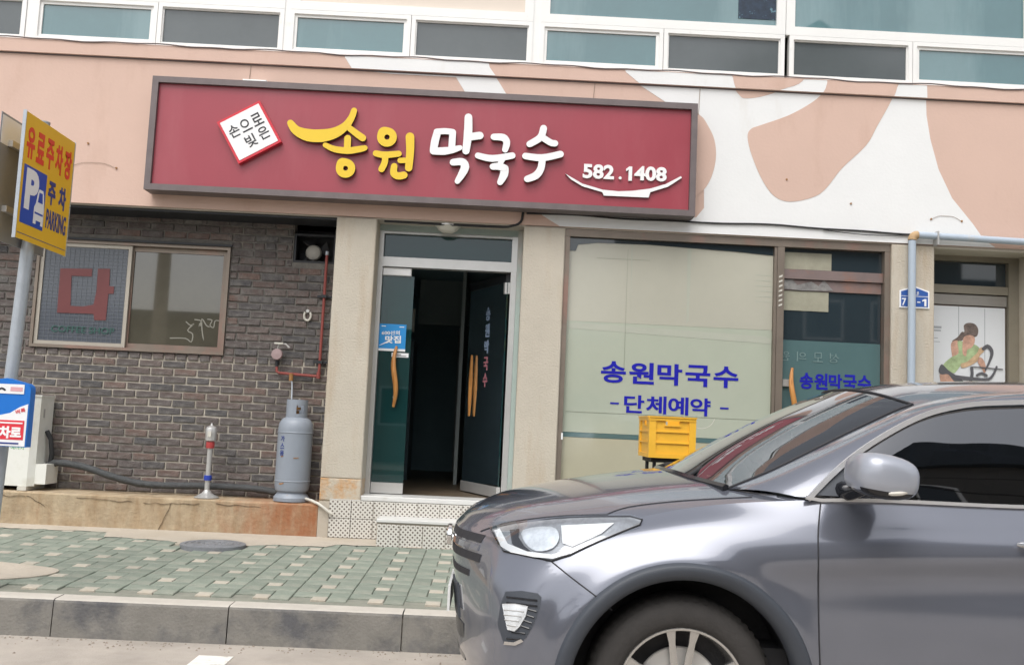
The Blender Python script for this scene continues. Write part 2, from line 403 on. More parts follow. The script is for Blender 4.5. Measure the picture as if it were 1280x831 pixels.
    def build(s, name, mats, parent=None, smooth=False, label=None, angle=35):
        me = bpy.data.meshes.new(name)
        me.from_pydata(s.v, [], s.f)
        if not isinstance(mats, (list, tuple)): mats = [mats]
        for m_ in mats: me.materials.append(m_)
        if len(mats) > 1: me.polygons.foreach_set('material_index', s.m)
        if smooth:
            me.polygons.foreach_set('use_smooth', [True] * len(me.polygons))
            if angle < 180: me.set_sharp_from_angle(angle=R(angle))
        me.update()
        o = bpy.data.objects.new(name, me)
        COL.objects.link(o)
        if parent: adopt(o, parent)
        if label: o['label'] = label
        return o

def adopt(o, parent):
    o.parent = parent
    w = Matrix.Identity(4); q = parent
    o.matrix_parent_inverse = WORLD[parent.name].inverted()

WORLD = {}
_build = MB.build
def build(s, *a, **k):
    o = _build(s, *a, **k)
    WORLD[o.name] = Matrix.Identity(4)
    return o
MB.build = build

def thing(name, label, cat, loc, group=None):
    o = bpy.data.objects.new(name, None)
    COL.objects.link(o)
    o.location = loc
    o.empty_display_size = 0.2
    WORLD[o.name] = Matrix.Translation(Vector(loc))
    o['label'] = label; o['category'] = cat
    if group: o['group'] = group
    return o

def tag(o, label, cat, group=None):
    o['label'] = label; o['category'] = cat
    if group: o['group'] = group
    return o

def struct(o):
    o['kind'] = 'structure'
    return o

def text_mesh(body, weight=0.0, extrude=0.0):
    c = bpy.data.curves.new('txt', 'FONT')
    c.body = body; c.offset = weight; c.extrude = extrude; c.resolution_u = 4
    o = bpy.data.objects.new('txt', c)
    COL.objects.link(o)
    bpy.context.view_layer.update()
    dg = bpy.context.evaluated_depsgraph_get()
    me = bpy.data.meshes.new_from_object(o.evaluated_get(dg))
    vs = [tuple(v.co) for v in me.vertices]; fs = [tuple(p.vertices) for p in me.polygons]
    bpy.data.objects.remove(o); bpy.data.curves.remove(c); bpy.data.meshes.remove(me)
    return vs, fs

def text(name, body, origin, w, h, m, parent, weight=0.0, depth=0.002, xdir=(1, 0, 0), ydir=(0, 0, 1), rot=0.0, label=None, spacing=None):
    """lettering centred on origin, fitted into w by h metres, standing proud of its sheet by depth"""
    vs, fs = text_mesh(body, weight, 0.5)
    xs = [v[0] for v in vs]; ys = [v[1] for v in vs]
    cx, cy = (min(xs) + max(xs)) / 2, (min(ys) + max(ys)) / 2
    sx = w / (max(xs) - min(xs)); sy = h / (max(ys) - min(ys)) if h else sx
    X = Vector(xdir).normalized(); Y = Vector(ydir).normalized(); N = X.cross(Y)
    O = Vector(origin); c, s_ = math.cos(rot), math.sin(rot)
    mb = MB()
    out = []
    for v in vs:
        a = (v[0] - cx) * sx; b = (v[1] - cy) * sy
        a, b = a * c - b * s_, a * s_ + b * c
        out.append(O + X * a + Y * b + N * (v[2] * depth))
    mb.add(out, fs)
    return mb.build(name, m, parent, label=label)

def clip_poly(poly, zmin=None, zmax=None):
    def cut(p, f):
        out = []
        for i in range(len(p)):
            a, b = p[i - 1], p[i]
            fa, fb = f(a), f(b)
            if (fa >= 0) != (fb >= 0):
                t = fa / (fa - fb); out.append((a[0] + (b[0] - a[0]) * t, a[1] + (b[1] - a[1]) * t))
            if fb >= 0: out.append(b)
        return out
    if zmin is not None: poly = cut(poly, lambda q: q[1] - zmin)
    if zmax is not None: poly = cut(poly, lambda q: zmax - q[1])
    return poly

def smooth_closed(pts, n=5):
    m = len(pts); out = []
    P = [Vector(p) for p in pts]
    for i in range(m):
        p0, p1, p2, p3 = P[i - 1], P[i], P[(i + 1) % m], P[(i + 2) % m]
        for k in range(n):
            t = k / n
            q = 0.5 * ((2 * p1) + (p2 - p0) * t + (2 * p0 - 5 * p1 + 4 * p2 - p3) * t * t + (3 * p1 - p0 - 3 * p2 + p3) * t ** 3)
            out.append((q.x, q.y))
    return out

def smooth_open(pts, n=5):
    m = len(pts); out = []
    P = [Vector(p) for p in pts]
    for i in range(m - 1):
        p0, p1, p2, p3 = P[max(i - 1, 0)], P[i], P[i + 1], P[min(i + 2, m - 1)]
        for k in range(n):
            t = k / n
            out.append(tuple(0.5 * ((2 * p1) + (p2 - p0) * t + (2 * p0 - 5 * p1 + 4 * p2 - p3) * t * t + (3 * p1 - p0 - 3 * p2 + p3) * t ** 3)))
    out.append(tuple(P[-1]))
    return out

def copy_obj(src, parent=None, loc=None, rot=None):
    o = src.copy(); COL.objects.link(o)
    if parent: o.parent = parent; o.matrix_parent_inverse = WORLD[parent.name].inverted()
    if loc is not None: o.location = loc
    if rot is not None: o.rotation_euler = rot
    for k in list(o.keys()):
        if k == 'label' and parent: del o[k]
    return o

# ================================================================== GROUND
road = struct(MB().add([(-150, -150, 0), (150, -150, 0), (150, 150, 0), (-150, 150, 0)], [(0, 1, 2, 3)]).build('road', asphalt))
mk = MB().box(-1.64, -1.44, -3.5, -3.04, 0.0, 0.004)
struct(mk.build('road_marking', road_paint))
gr_ = MB(); rg = random.Random(3)
for i in range(900):
    a = rg.uniform(-6, 7); b = -2.76 - abs(rg.gauss(0, 0.10)) if i < 600 else rg.uniform(-8, -2.8); s_ = rg.uniform(0.003, 0.009)
    gr_.add([(a - s_, b - s_ * .8, 0.001), (a + s_, b - s_, 0.001), (a + s_ * .6, b + s_, 0.001), (a - s_ * .8, b + s_ * .7, 0.001), (a, b, 0.001 + s_)], [(0, 1, 4), (1, 2, 4), (2, 3, 4), (3, 0, 4)])
o = gr_.build('gutter_grit', mat('grit', (0.25, 0.21, 0.17), 0.9, 0.3, 30)); tag(o, 'loose grit and crumbs lying in the gutter along the kerb', 'grit'); o['kind'] = 'stuff'

def pz(y):                       # the pavement falls gently to the kerb
    return 0.225 + (y + 2.73) / 2.73 * 0.095

pave = MB()
pave.add([(-12, -2.58, pz(-2.58) - 0.012), (14, -2.58, pz(-2.58) - 0.012), (14, 0.4, pz(0.4) - 0.012), (-12, 0.4, pz(0.4) - 0.012),
          (-12, -2.58, -0.05), (14, -2.58, -0.05), (14, 0.4, -0.05), (-12, 0.4, -0.05)],
         [(0, 1, 2, 3), (4, 5, 1, 0), (5, 6, 2, 1), (6, 7, 3, 2), (7, 4, 0, 3)])
pavement = struct(pave.build('pavement', sand))
# kerb: separate stones about a metre long, pale top
kerb_joints = [-12]
x = -2.638 - 1.07 * 8
while x < 14: kerb_joints.append(x); x += 1.07
kerb_joints.append(14)
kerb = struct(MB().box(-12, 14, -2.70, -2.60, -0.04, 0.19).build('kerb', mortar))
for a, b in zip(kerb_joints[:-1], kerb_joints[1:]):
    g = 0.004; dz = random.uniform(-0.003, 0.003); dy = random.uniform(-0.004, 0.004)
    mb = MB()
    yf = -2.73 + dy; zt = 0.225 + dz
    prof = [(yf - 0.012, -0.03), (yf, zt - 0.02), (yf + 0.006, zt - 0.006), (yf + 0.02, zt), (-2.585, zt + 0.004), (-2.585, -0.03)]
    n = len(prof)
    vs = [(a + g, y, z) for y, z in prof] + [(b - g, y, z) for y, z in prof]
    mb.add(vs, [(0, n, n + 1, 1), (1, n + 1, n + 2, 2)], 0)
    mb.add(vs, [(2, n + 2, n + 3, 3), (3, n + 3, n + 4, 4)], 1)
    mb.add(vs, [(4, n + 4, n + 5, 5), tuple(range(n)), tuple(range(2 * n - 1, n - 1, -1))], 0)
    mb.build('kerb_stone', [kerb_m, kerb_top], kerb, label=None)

# pavers: pinwheel of one white square and four green blocks
U = 0.1235
P3 = 3 * U
def paver_mesh(w, d, m):
    g = 0.003; c = 0.004; t = 0.02
    x1, y1 = w / 2 - g, d / 2 - g
    mb = MB()
    vs = [(-x1, -y1, -t), (x1, -y1, -t), (x1, y1, -t), (-x1, y1, -t), (-x1, -y1, -c), (x1, -y1, -c), (x1, y1, -c), (-x1, y1, -c),
          (-x1 + c, -y1 + c, 0), (x1 - c, -y1 + c, 0), (x1 - c, y1 - c, 0), (-x1 + c, y1 - c, 0)]
    fs = [(8, 9, 10, 11)]
    for r_ in (0, 4):
        for k in range(4):
            fs.append((r_ + k, r_ + (k + 1) % 4, r_ + 4 + (k + 1) % 4, r_ + 4 + k))
    mb.add(vs, fs)
    return mb
SQ = 0.104
BLn, BWd = (P3 + SQ) / 2, (P3 - SQ) / 2
pm = {'w': (SQ, SQ), 'h': (BLn, BWd), 'v': (BWd, BLn)}
ca, cb = (P3 - BLn) / 2, (P3 - BWd) / 2
protos = {}
pav_list = []
slope = math.atan(0.095 / 2.73)
ix = 0
x0 = -1.445 - 24 * P3
for i in range(70):
    for j in range(7):
        cx = x0 + i * P3; cy = -2.40 + j * P3
        for kind, dx, dy in (('w', 0, 0), ('h', -ca, cb), ('v', cb, ca), ('h', ca, -cb), ('v', -cb, -ca)):
            px, py = cx + dx, cy + dy
            if py - pm[kind][1] / 2 < -2.585 or py + pm[kind][1] / 2 > 0.3: continue
            if ((px + 2.28) / 0.27) ** 2 + ((py + 0.59) / 0.34) ** 2 < 1: continue
            pav_list.append((kind, px, py))
def visible_key(t):
    k, px, py = t
    inside = (-3.9 < px < 0.15) and (abs(px) / (py + 8.8) < 0.56)
    hidden = (px < -0.9 and py > -0.22) or (px >= -0.9 and py > -0.32)
    return (0 if inside and not hidden else 1, py + 0.15 * abs(px + 1.5))
pav_list.sort(key=visible_key)
rest = {'w': MB(), 'g': MB()}
for n_, (kind, px, py) in enumerate(pav_list):
    dz = random.uniform(-0.0025, 0.0025)
    tx, ty = random.gauss(0, 0.006), random.gauss(0, 0.006)
    if n_ < 300:
        if kind not in protos:
            o = paver_mesh(*pm[kind], None).build('paver', paver_w if kind == 'w' else paver_m, pavement)
            protos[kind] = o
        else:
            o = copy_obj(protos[kind], pavement)
        o.location = (px, py, pz(py) + dz); o.rotation_euler = (slope + tx, ty, random.gauss(0, 0.008))
    else:
        src = paver_mesh(*pm[kind], None)
        dst = rest['w' if kind == 'w' else 'g']
        dst.add([(v[0] + px, v[1] + py, v[2] + pz(py + v[1]) + dz) for v in src.v], src.f)
o = rest['w'].build('white_paver_field', paver_w, pavement); o['kind'] = 'stuff'
o = rest['g'].build('green_paver_field', paver_m, pavement); o['kind'] = 'stuff'

# cement margin along the plinth and round the manhole, with a ragged edge
edge = []
xx = -9.0
while xx < 9.0:
    base = -0.20
    if -3.3 < xx < -1.35: base = -0.40 - 0.22 * math.exp(-((xx + 2.28) / 0.35) ** 2) - 0.05
    elif xx >= -1.35: base = -0.30
    edge.append((xx, base + random.uniform(-0.03, 0.03)))
    xx += 0.07
mb = MB()
vs = []
for x_, y_ in edge:
    vs += [(x_, y_, pz(y_) + 0.004), (x_, y_ + 0.02, pz(y_) + 0.009), (x_, 0.0, pz(0.0) + 0.012)]
fs = []
for i in range(len(edge) - 1):
    for k in range(2):
        fs.append((3 * i + k, 3 * i + 3 + k, 3 * i + 4 + k, 3 * i + 1 + k))
mb.add(vs, fs)
struct(mb.build('cement_margin', concrete))
# old cement patch on the pavers at the far left
pts = smooth_closed([(-3.7, -2.2), (-3.3, -2.28), (-3.02, -2.12), (-2.98, -1.9), (-3.2, -1.78), (-3.7, -1.7)], 4)
mb = MB().prism(pts, 0, 0.006, ax='z')
mb.v = [(a, b, c + pz(b) + 0.001) for a, b, c in mb.v]
struct(mb.build('cement_patch', concrete))

# manhole cover
MC = (-2.28, -0.62)
mh = thing('manhole_cover', 'round grey iron manhole cover set in the cement before the brick wall', 'manhole cover', (MC[0], MC[1], pz(MC[1])))
zc = pz(MC[1]) + 0.010
def disc(mb, prof): mb.lathe(prof, (MC[0], MC[1], zc), 40)
mb = MB(); disc(mb, [(0.265, -0.03), (0.265, 0.006), (0.255, 0.010), (0.222, 0.010), (0.218, 0.004)]); mb.build('frame', iron, mh, True)
mb = MB(); disc(mb, [(0.214, -0.01), (0.214, 0.008), (0.205, 0.012), (0.18, 0.012), (0.178, 0.008), (0.165, 0.008), (0.163, 0.012), (0.13, 0.012), (0.128, 0.008), (0.0001, 0.008)]); mb.build('lid', iron, mh, True)
for k in range(12):
    a = k * PI / 6
    if k % 3 == 0: continue
mb = MB()
for k in range(10):
    a = k * PI / 5; c, s_ = math.cos(a), math.sin(a)
    mb.cyl((MC[0] + c * 0.085, MC[1] + s_ * 0.085, zc + 0.007), (MC[0] + c * 0.085, MC[1] + s_ * 0.085, zc + 0.014), 0.014, 0.011, 8)
mb.build('raised_studs', iron, mh)['kind'] = 'stuff'

# ================================================================== BUILDING
bld = thing('shop_building', 'peach and white painted shop building with stucco pillars and white window band above', 'building', (0, 0.4, 0))
ZB, ZL, ZS = 3.268, 4.668, 4.80          # beam bottom, ledge line, window sill
XL, XR = -9.0, 9.5
mb = MB().box(XL, XR, 0.0, 0.32, ZB, ZL)
mb.build('facade_band', peach, bld, label='peach painted band above the shopfronts')
mb = MB().prism([(-0.030, ZL), (-0.030, ZS - 0.01), (-0.02, ZS), (0.30, ZS), (0.30, ZL)], XL, XR, ax='x')
mb.build('ledge', peach, bld)
mb = MB().box(XL, XR, 0.02, 0.46, ZB - 0.012, ZB - 0.001); mb.build('soffit', soffit, bld)
# thin dark joint line under the ledge
MB().box(XL, XR, -0.006, 0.0, ZL - 0.012, ZL - 0.001).build('ledge_drip', sign_frame_m, bld)

# white mural shapes
mural = [
 ('white', [(-1.553,4.805),(-1.551,4.771),(-1.481,4.669),(-1.124,4.644),(-0.501,4.643),(-0.405,4.499),(-0.347,4.358),(0.058,4.379),(-0.019,4.506),(-0.120,4.658),(-0.188,4.746),(-0.220,4.889)], 0),
 ('white', [(1.000,5.013),(1.100,4.767),(1.240,4.658),(1.488,4.507),(1.705,4.348),(1.862,4.162),(1.879,3.510),(1.807,3.415),(1.131,3.427),(0.355,3.373),(0.462,3.310),(0.538,3.269),(0.588,3.142),(4.675,3.155),(4.645,3.260),(4.523,3.338),(4.417,3.485),(4.220,3.720),(4.090,3.991),(4.012,4.273),(3.973,4.505),(3.964,4.770),(3.963,5.014)], 0),
 ('peach', [(1.678,4.412),(1.820,4.393),(1.899,4.292),(1.959,4.165),(1.978,4.010),(1.954,3.853),(1.896,3.716),(1.803,3.623),(1.677,3.581)], 1),
 ('peach', [(2.088,4.934),(2.113,4.771),(2.141,4.672),(2.186,4.612),(2.238,4.583),(2.391,4.607),(2.595,4.683),(2.774,4.769),(2.822,4.973)], 1),
 ('peach', [(3.054,4.985),(3.011,4.766),(2.969,4.663),(2.855,4.560),(2.651,4.436),(2.397,4.331),(2.301,4.287),(2.272,4.207),(2.314,4.040),(2.408,3.825),(2.513,3.675),(2.629,3.614),(2.768,3.621),(2.933,3.678),(3.034,3.766),(3.172,3.954),(3.399,4.187),(3.500,4.376),(3.614,4.592),(3.677,4.754),(3.714,5.020)], 1),
]
for k, (kind, pts, lv) in enumerate(mural):
    if lv: pts = smooth_closed(pts, 4)
    m_ = white_paint if kind == 'white' else peach
    y = -0.0025 * (lv + 1)
    lo = clip_poly(pts, ZB + 0.001, ZL - 0.013)
    if len(lo) > 2: MB().prism(lo, y, y + 0.0015).build('painted_shape', m_, bld, label='flat painted %s shape on the band' % kind)
    hi = clip_poly(pts, ZL + 0.001, ZS - 0.012)
    if len(hi) > 2: MB().prism(hi, -0.030 + y, -0.030 + y + 0.0015).build('painted_shape', m_, bld)

# pillars
def pillar(x0, x1, z0, y1=0.5, low=None):
    mb = MB()
    if low:
        mb2 = MB().bbox(x0, x1, 0.0, y1, z0, low - 0.001, 0.008); mb2.build('stained_pillar_foot', stucco_low, bld)
        z0 = low
    mb.bbox(x0, x1, 0.0, y1, z0, ZB - 0.013, 0.008)
    mb.build('pillar', stucco, bld, label=None)
pillar(-1.534, -1.163, 0.66, low=0.86)
pillar(0.205, 0.592, 0.30)
pillar(3.655, 4.056, 0.30)
pillar(5.03, 9.4, 0.30, y1=0.9)
pillar(-9.0, -5.6, 0.30)
# upper storey
mb = MB().box(XL, XR, 0.02, 0.4, 7.0, 8.2); mb.build('upper_wall', peach, bld)
mb = MB()
mb.box(XL, XR, 0.9, 1.0, ZS, 7.0); mb.box(XL, XR, 0.3, 1.0, 7.0, 7.05); mb.box(XL, XR, 0.32, 1.0, ZS - 0.08, ZS - 0.001)
mb.build('upper_room', upper_in, bld)
mb = MB().box(XL, XR, 0.4, 7.0, 8.1, 8.2); mb.build('roof', concrete, bld)
mb = MB().box(XL, XL + 0.2, 0.45, 7, 0, 8.1); mb.box(XR - 0.2, XR, 0.45, 7, 0, 8.1); mb.box(XL + 0.2, XR - 0.2, 6.8, 7, 0, 8.1)
mb.build('rear_walls', concrete, bld)

# ---- upper windows (white frames)
def frame_rect(mb, x0, x1, z0, z1, w, y0, y1, mi=0):
    """butted rectangular frame"""
    mb.box(x0, x1, y0, y1, z0, z0 + w, mi); mb.box(x0, x1, y0, y1, z1 - w, z1, mi)
    mb.box(x0, x0 + w, y0, y1, z0 + w, z1 - w, mi); mb.box(x1 - w, x1, y0, y1, z0 + w, z1 - w, mi)
def window(x0, x1, z0, z1, fm, pm_, y0=0.02, w=0.045, depth=0.07, inner=None, parent=None, name='window', label=None, gy=0.035):
    mb = MB(); frame_rect(mb, x0, x1, z0, z1, w, y0, y0 + depth)
    o = mb.build(name, fm, parent or bld, label=label)
    if inner:
        mb = MB(); frame_rect(mb, x0 + w, x1 - w, z0 + w, z1 - w, inner, y0 + 0.018, y0 + depth - 0.006)
        mb.build('sash', fm, o)
    i = w + (inner or 0)
    MB().box(x0 + i, x1 - i, y0 + gy, y0 + gy + 0.008, z0 + i, z1 - i).build('pane', pm_, o)
    return o
ZT = 5.235
low = [(-6.3, -5.7, 't'), (-5.65, -4.58, 'd'), (-4.50, -3.35, 't'), (-3.345, -2.155, 'd'),
       (-2.10, -0.955, 't'), (-0.95, 0.205, 'd'), (0.275, 1.452, 't'), (1.457, 2.615, 'd'), (2.66, 3.845, 'd'), (3.85, 5.02, 't'), (5.025, 6.2, 't'), (6.25, 7.4, 'd')]
for x0, x1, k in low:
    window(x0, x1, 4.803, ZT, pvc, teal_glass if k == 't' else screen_glass, w=0.040, inner=0.028 if k == 't' else 0.012)
big = [(-6.3, -4.58, 't'), (-4.50, -2.155, 'c'), (-2.10, 0.205, 'c'), (0.275, 2.62, 't'), (2.625, 5.02, 't'), (5.025, 7.4, 't')]
for x0, x1, k in big:
    window(x0, x1, ZT + 0.002, 6.95, pvc, teal_glass if k == 't' else cream_board, w=0.085 if k == 't' else 0.085, inner=None)
MB().box(-5.65, -4.505, 0.024, 0.08, ZT - 0.004, ZT + 0.03).build('window_rail', pvc, bld)
for xm in (-4.54, -2.1275, 0.24):
    MB().box(xm - 0.036, xm + 0.036, 0.03, 0.085, 4.80, 6.95).build('window_post', pvc, bld)
MB().box(-9, -6.302, 0.03, 0.1, 4.803, 6.95).build('window_panel', pvc, bld)
MB().box(7.402, 9.5, 0.03, 0.1, 4.803, 6.95).build('window_panel', pvc, bld)
# dark framed picture stuck in the upper right pane
pic = MB().box(2.17, 2.53, 0.048, 0.053, 5.39, 5.80)
po = pic.build('window_picture', mat('picture_print', (0.015, 0.03, 0.055), 0.4, 0.5, 20, col2=(0.10, 0.2, 0.25), c2scale=12, c2lo=0.6, c2hi=0.62), bld, label='dark printed picture stuck inside the upper pane')
# sagging seal strips under the window band
for xs in ([-5.6, -4.6, -3.2, -2.9, -1.2, 0.2, 1.2, 2.6, 4.0, 5.6],):
    pts = [(x_, -0.036, 4.797 + 0.006 * math.sin(x_ * 5.1) + 0.004 * math.sin(x_ * 13)) for x_ in [xs[0] + i * 0.1 for i in range(112)]]
    MB().tube(pts, 0.006, 6).build('sealant_bead', sign_frame_m, bld, True)

# ---- plinth under the brick wall
pl = MB()
prof = [(0.0, 0.28), (0.0, 0.605), (0.012, 0.617), (0.5, 0.622), (0.5, 0.28)]
xs = [-9 + i * 0.25 for i in range(30)] + [-1.538]
rows = []
for x_ in xs:
    rows.append([(x_, y + (random.uniform(-0.004, 0.004) if k < 3 else 0), z + (random.uniform(-0.003, 0.003) if k in (1, 2) else 0)) for k, (y, z) in enumerate(prof)])
pl.grid(rows, flip=True); n = len(pl.v); pl.f.append((n - 5, n - 4, n - 3, n - 2, n - 1)); pl.m.append(0)
nt = plinth_m.node_tree; L_ = nt.links.new; pb = nt.nodes['Principled BSDF']; src_ = pb.inputs['Base Color'].links[0].from_socket
tc_ = nt.nodes.new('ShaderNodeTexCoord'); sx_n = nt.nodes.new('ShaderNodeSeparateXYZ'); L_(tc_.outputs['Object'], sx_n.inputs[0])
mr_ = nt.nodes.new('ShaderNodeMapRange'); mr_.inputs[1].default_value = -2.75; mr_.inputs[2].default_value = -1.75; L_(sx_n.outputs[0], mr_.inputs[0])
mpn = nt.nodes.new('ShaderNodeMapping'); mpn.inputs['Scale'].default_value = (3.5, 1, 1.2); L_(tc_.outputs['Object'], mpn.inputs[0])
nz_ = nt.nodes.new('ShaderNodeTexNoise'); nz_.inputs['Scale'].default_value = 2.5; nz_.inputs['Detail'].default_value = 8; nz_.inputs['Roughness'].default_value = 0.7; L_(mpn.outputs[0], nz_.inputs['Vector'])
ad_ = nt.nodes.new('ShaderNodeMath'); ad_.operation = 'MULTIPLY_ADD'; ad_.inputs[1].default_value = 0.45; L_(mr_.outputs[0], ad_.inputs[0]); L_(nz_.outputs['Fac'], ad_.inputs[2])
m2_ = nt.nodes.new('ShaderNodeMapRange'); m2_.inputs[1].default_value = 0.60; m2_.inputs[2].default_value = 1.05; m2_.inputs[4].default_value = 0.85; L_(ad_.outputs[0], m2_.inputs[0])
mx_ = nt.nodes.new('ShaderNodeMix'); mx_.data_type = 'RGBA'; L_(m2_.outputs[0], mx_.inputs[0]); L_(src_, mx_.inputs[6]); mx_.inputs[7].default_value = (0.30, 0.10, 0.035, 1)
L_(mx_.outputs[2], pb.inputs['Base Color'])
pl.build('plinth', plinth_m, bld, label='stained concrete plinth with cracks and orange rust streaks')
MB().box(-1.536, -1.163, 0.012, 0.5, 0.28, 0.659).build('plinth_end', stucco_low, bld)
MB().box(-1.535, -1.44, -0.002, 0.011, 0.31, 0.65).build('plaster_strip', concrete, bld)
crack_m = mat('crack_dirt', (0.13, 0.095, 0.06), 0.9, 0.1, 9)
# cracks in plinth
def jag(p0, p1, n, amp, rnd):
    out = []
    for i in range(n + 1):
        t = i / n
        out.append((p0[0] + (p1[0] - p0[0]) * t + rnd.uniform(-amp, amp) * 0.5, p0[1] + (p1[1] - p0[1]) * t + rnd.uniform(-amp, amp)))
    return out
rnd = random.Random(5)
for a, b, n, amp in (((-4.6, 0.57), (-4.15, 0.585), 8, 0.014), ((-4.15, 0.585), (-3.98, 0.50), 4, 0.01), ((-3.7, 0.59), (-3.2, 0.568), 10, 0.008), ((-3.1, 0.565), (-2.6, 0.578), 10, 0.009), ((-2.45, 0.582), (-2.05, 0.57), 7, 0.008), ((-2.85, 0.575), (-2.95, 0.33), 10, 0.009)):
    mb = MB(); mb.stroke(jag(a, b, n, amp, rnd), [0.0015 + 0.003 * rnd.random() for _ in range(n + 1)], -0.0015, -0.0062, smooth=2)
    mb.build('crack', crack_m, bld)

# ---- brick wall
bw = thing('brick_wall', 'dark multicoloured brick wall recessed beside the left pillar above the plinth', 'wall', (-3.3, 0.4, 0.62))
BY = 0.40
BX0, BX1, BZ0, BZ1 = -5.6, -1.538, 0.622, 3.255
WX0, WX1, WZ0, WZ1 = -4.44, -2.60, 1.945, 2.985
VX0, VX1, VZ0 = -2.005, -1.60, 2.875
def backing(mb, x0, x1, z0, z1): mb.box(x0, x1, BY + 0.012, BY + 0.13, z0, z1)
mb = MB(); backing(mb, BX0, BX1, BZ0, WZ0 - 0.03); mb.build('mortar_bed', mortar, bw)
mb = MB()
z_ = WZ0 - 0.03
backing(mb, BX0, WX0, z_, BZ1); backing(mb, WX0, WX1, z_, WZ0); backing(mb, WX0, WX1, WZ1, BZ1); backing(mb, WX1, VX0, z_, BZ1)
backing(mb, VX0, VX1, z_, VZ0); backing(mb, VX1, BX1, z_, BZ1)
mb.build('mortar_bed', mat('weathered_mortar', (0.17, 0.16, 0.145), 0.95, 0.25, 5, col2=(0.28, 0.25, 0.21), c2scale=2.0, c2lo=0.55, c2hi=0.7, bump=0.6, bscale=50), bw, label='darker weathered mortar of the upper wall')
MB().box(VX0 - 0.05, VX1 + 0.05, BY + 0.35, BY + 0.37, VZ0 - 0.05, BZ1).build('vent_recess', black_metal, bw)
BL, BH = 0.2215, 0.0735
def brick_mesh(w, h, seed):
    r = random.Random(seed); g = 0.0078; c = 0.006
    j = lambda a=0.0025: r.uniform(-a, a)
    x1 = w / 2 - g; z1 = h / 2 - g
    vs = []
    for (y, i) in ((0.05, 0), (0.004, 0), (-0.002, c)):
        for sx, sz in ((-1, -1), (1, -1), (1, 1), (-1, 1)):
            vs.append((sx * (x1 - i) + j(), y + (j(0.003) if y < 0.01 else 0), sz * (z1 - i) + j(0.0022)))
    fs = [(8, 9, 10, 11)]
    for r_ in (0, 4):
        for k in range(4): fs.append((r_ + k, r_ + (k + 1) % 4, r_ + 4 + (k + 1) % 4, r_ + 4 + k))
    return vs, fs
bricks = []
nrow = int((BZ1 - BZ0) / BH)
for r_ in range(nrow + 1):
    z = BZ0 + (r_ + 0.5) * BH
    if z + BH / 2 > BZ1 + 0.02: break
    header = abs(z - (WZ0 - BH * 0.5)) < BH / 2
    soldier = WZ1 + 0.02 < z < WZ1 + 0.02 + BH
    w = BL / 2 if (header or soldier) else BL
    off = 0 if header or soldier else (BL / 2 if r_ % 2 else 0) + random.uniform(-0.022, 0.022)
    x = BX0 - off
    while x < BX1:
        a, b = x, x + w
        x += w
        a, b = max(a, BX0), min(b, BX1)
        # cut at openings
        segs = [(a, b)]
        for (ox0, ox1, oz0, oz1) in ((WX0, WX1, WZ0, WZ1), (VX0, VX1, VZ0, 9)):
            ns = []
            for (p, q) in segs:
                if z + BH * 0.35 > oz0 and z - BH * 0.4 < oz1 and p < ox1 and q > ox0:
                    if p < ox0: ns.append((p, ox0))
                    if q > ox1: ns.append((ox1, q))
                else: ns.append((p, q))
            segs = ns
        for p, q in segs:
            if q - p > 0.035: bricks.append(((p + q) / 2, z, q - p))
def bkey(t):
    xm, z, w = t
    vis = xm > -4.72 - 0.0 and w > 0.06
    behind_ac = xm < -4.05 and z < 1.45
    return (0 if vis and not behind_ac else 1, z > 3.15, -w if w < 0.15 else 0, abs(z - 1.6))
bricks.sort(key=bkey)
bmeshes = {}
rest = MB()
for n_, (xm, z, w) in enumerate(bricks):
    key = (round(w, 2), n_ % 4)
    vs, fs = brick_mesh(round(w, 2) if abs(w - BL) > 0.003 else BL, BH, hash(key) % 1000 + n_ % 4)
    ry = random.gauss(0, 0.010); dy = random.uniform(-0.005, 0.005); z += random.gauss(0, 0.0012)
    if n_ < 300:
        if key not in bmeshes:
            mb = MB(); mb.add(vs, fs); o = mb.build('brick', brick_m, bw); bmeshes[key] = o
        else: o = copy_obj(bmeshes[key], bw)
        o.location = (xm, BY + dy, z); o.rotation_euler = (0, ry, 0)
    else:
        rest.add([(v[0] + xm, v[1] + BY + dy, v[2] + z) for v in vs], fs)
o = rest.build('brick_field', brick_m, bw); o['kind'] = 'stuff'
# dark board closing the top of the recess
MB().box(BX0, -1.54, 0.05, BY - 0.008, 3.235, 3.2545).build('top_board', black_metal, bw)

# window in the brick wall
cw = thing('cafe_window', 'sliding window in the brick wall with red letter sheet on its left pane', 'window', (-3.52, 0.40, 1.945))
mb = MB(); frame_rect(mb, WX0, WX1, WZ0, WZ1, 0.028, BY - 0.02, BY + 0.09); mb.build('frame', bronze, cw)
mb = MB(); frame_rect(mb, WX0 + 0.03, -3.545, WZ0 + 0.03, WZ1 - 0.03, 0.034, BY + 0.0, BY + 0.03)
ls = mb.build('sash', cream_frame, cw, label='pale left sash')
MB().box(WX0 + 0.066, -3.581, BY + 0.014, BY + 0.018, WZ0 + 0.066, WZ1 - 0.066).build('pane', lattice_glass, ls)
mb = MB(); frame_rect(mb, -3.575, WX1 - 0.03, WZ0 + 0.03, WZ1 - 0.03, 0.045, BY + 0.035, BY + 0.065)
rs = mb.build('sash', bronze, cw, label='bronze right sash')
MB().box(-3.529, WX1 - 0.077, BY + 0.048, BY + 0.052, WZ0 + 0.077, WZ1 - 0.077).build('pane', brown_glass, rs)
MB().box(WX0 - 0.02, WX1 + 0.02, BY - 0.045, BY - 0.022, WZ1 + 0.002, WZ1 + 0.022).build('head_flashing', black_metal, cw)
mb = MB()
gx0, gx1, gz0, gz1 = WX0 + 0.068, -3.583, WZ0 + 0.068, WZ1 - 0.068
k = 0
x_ = gx0
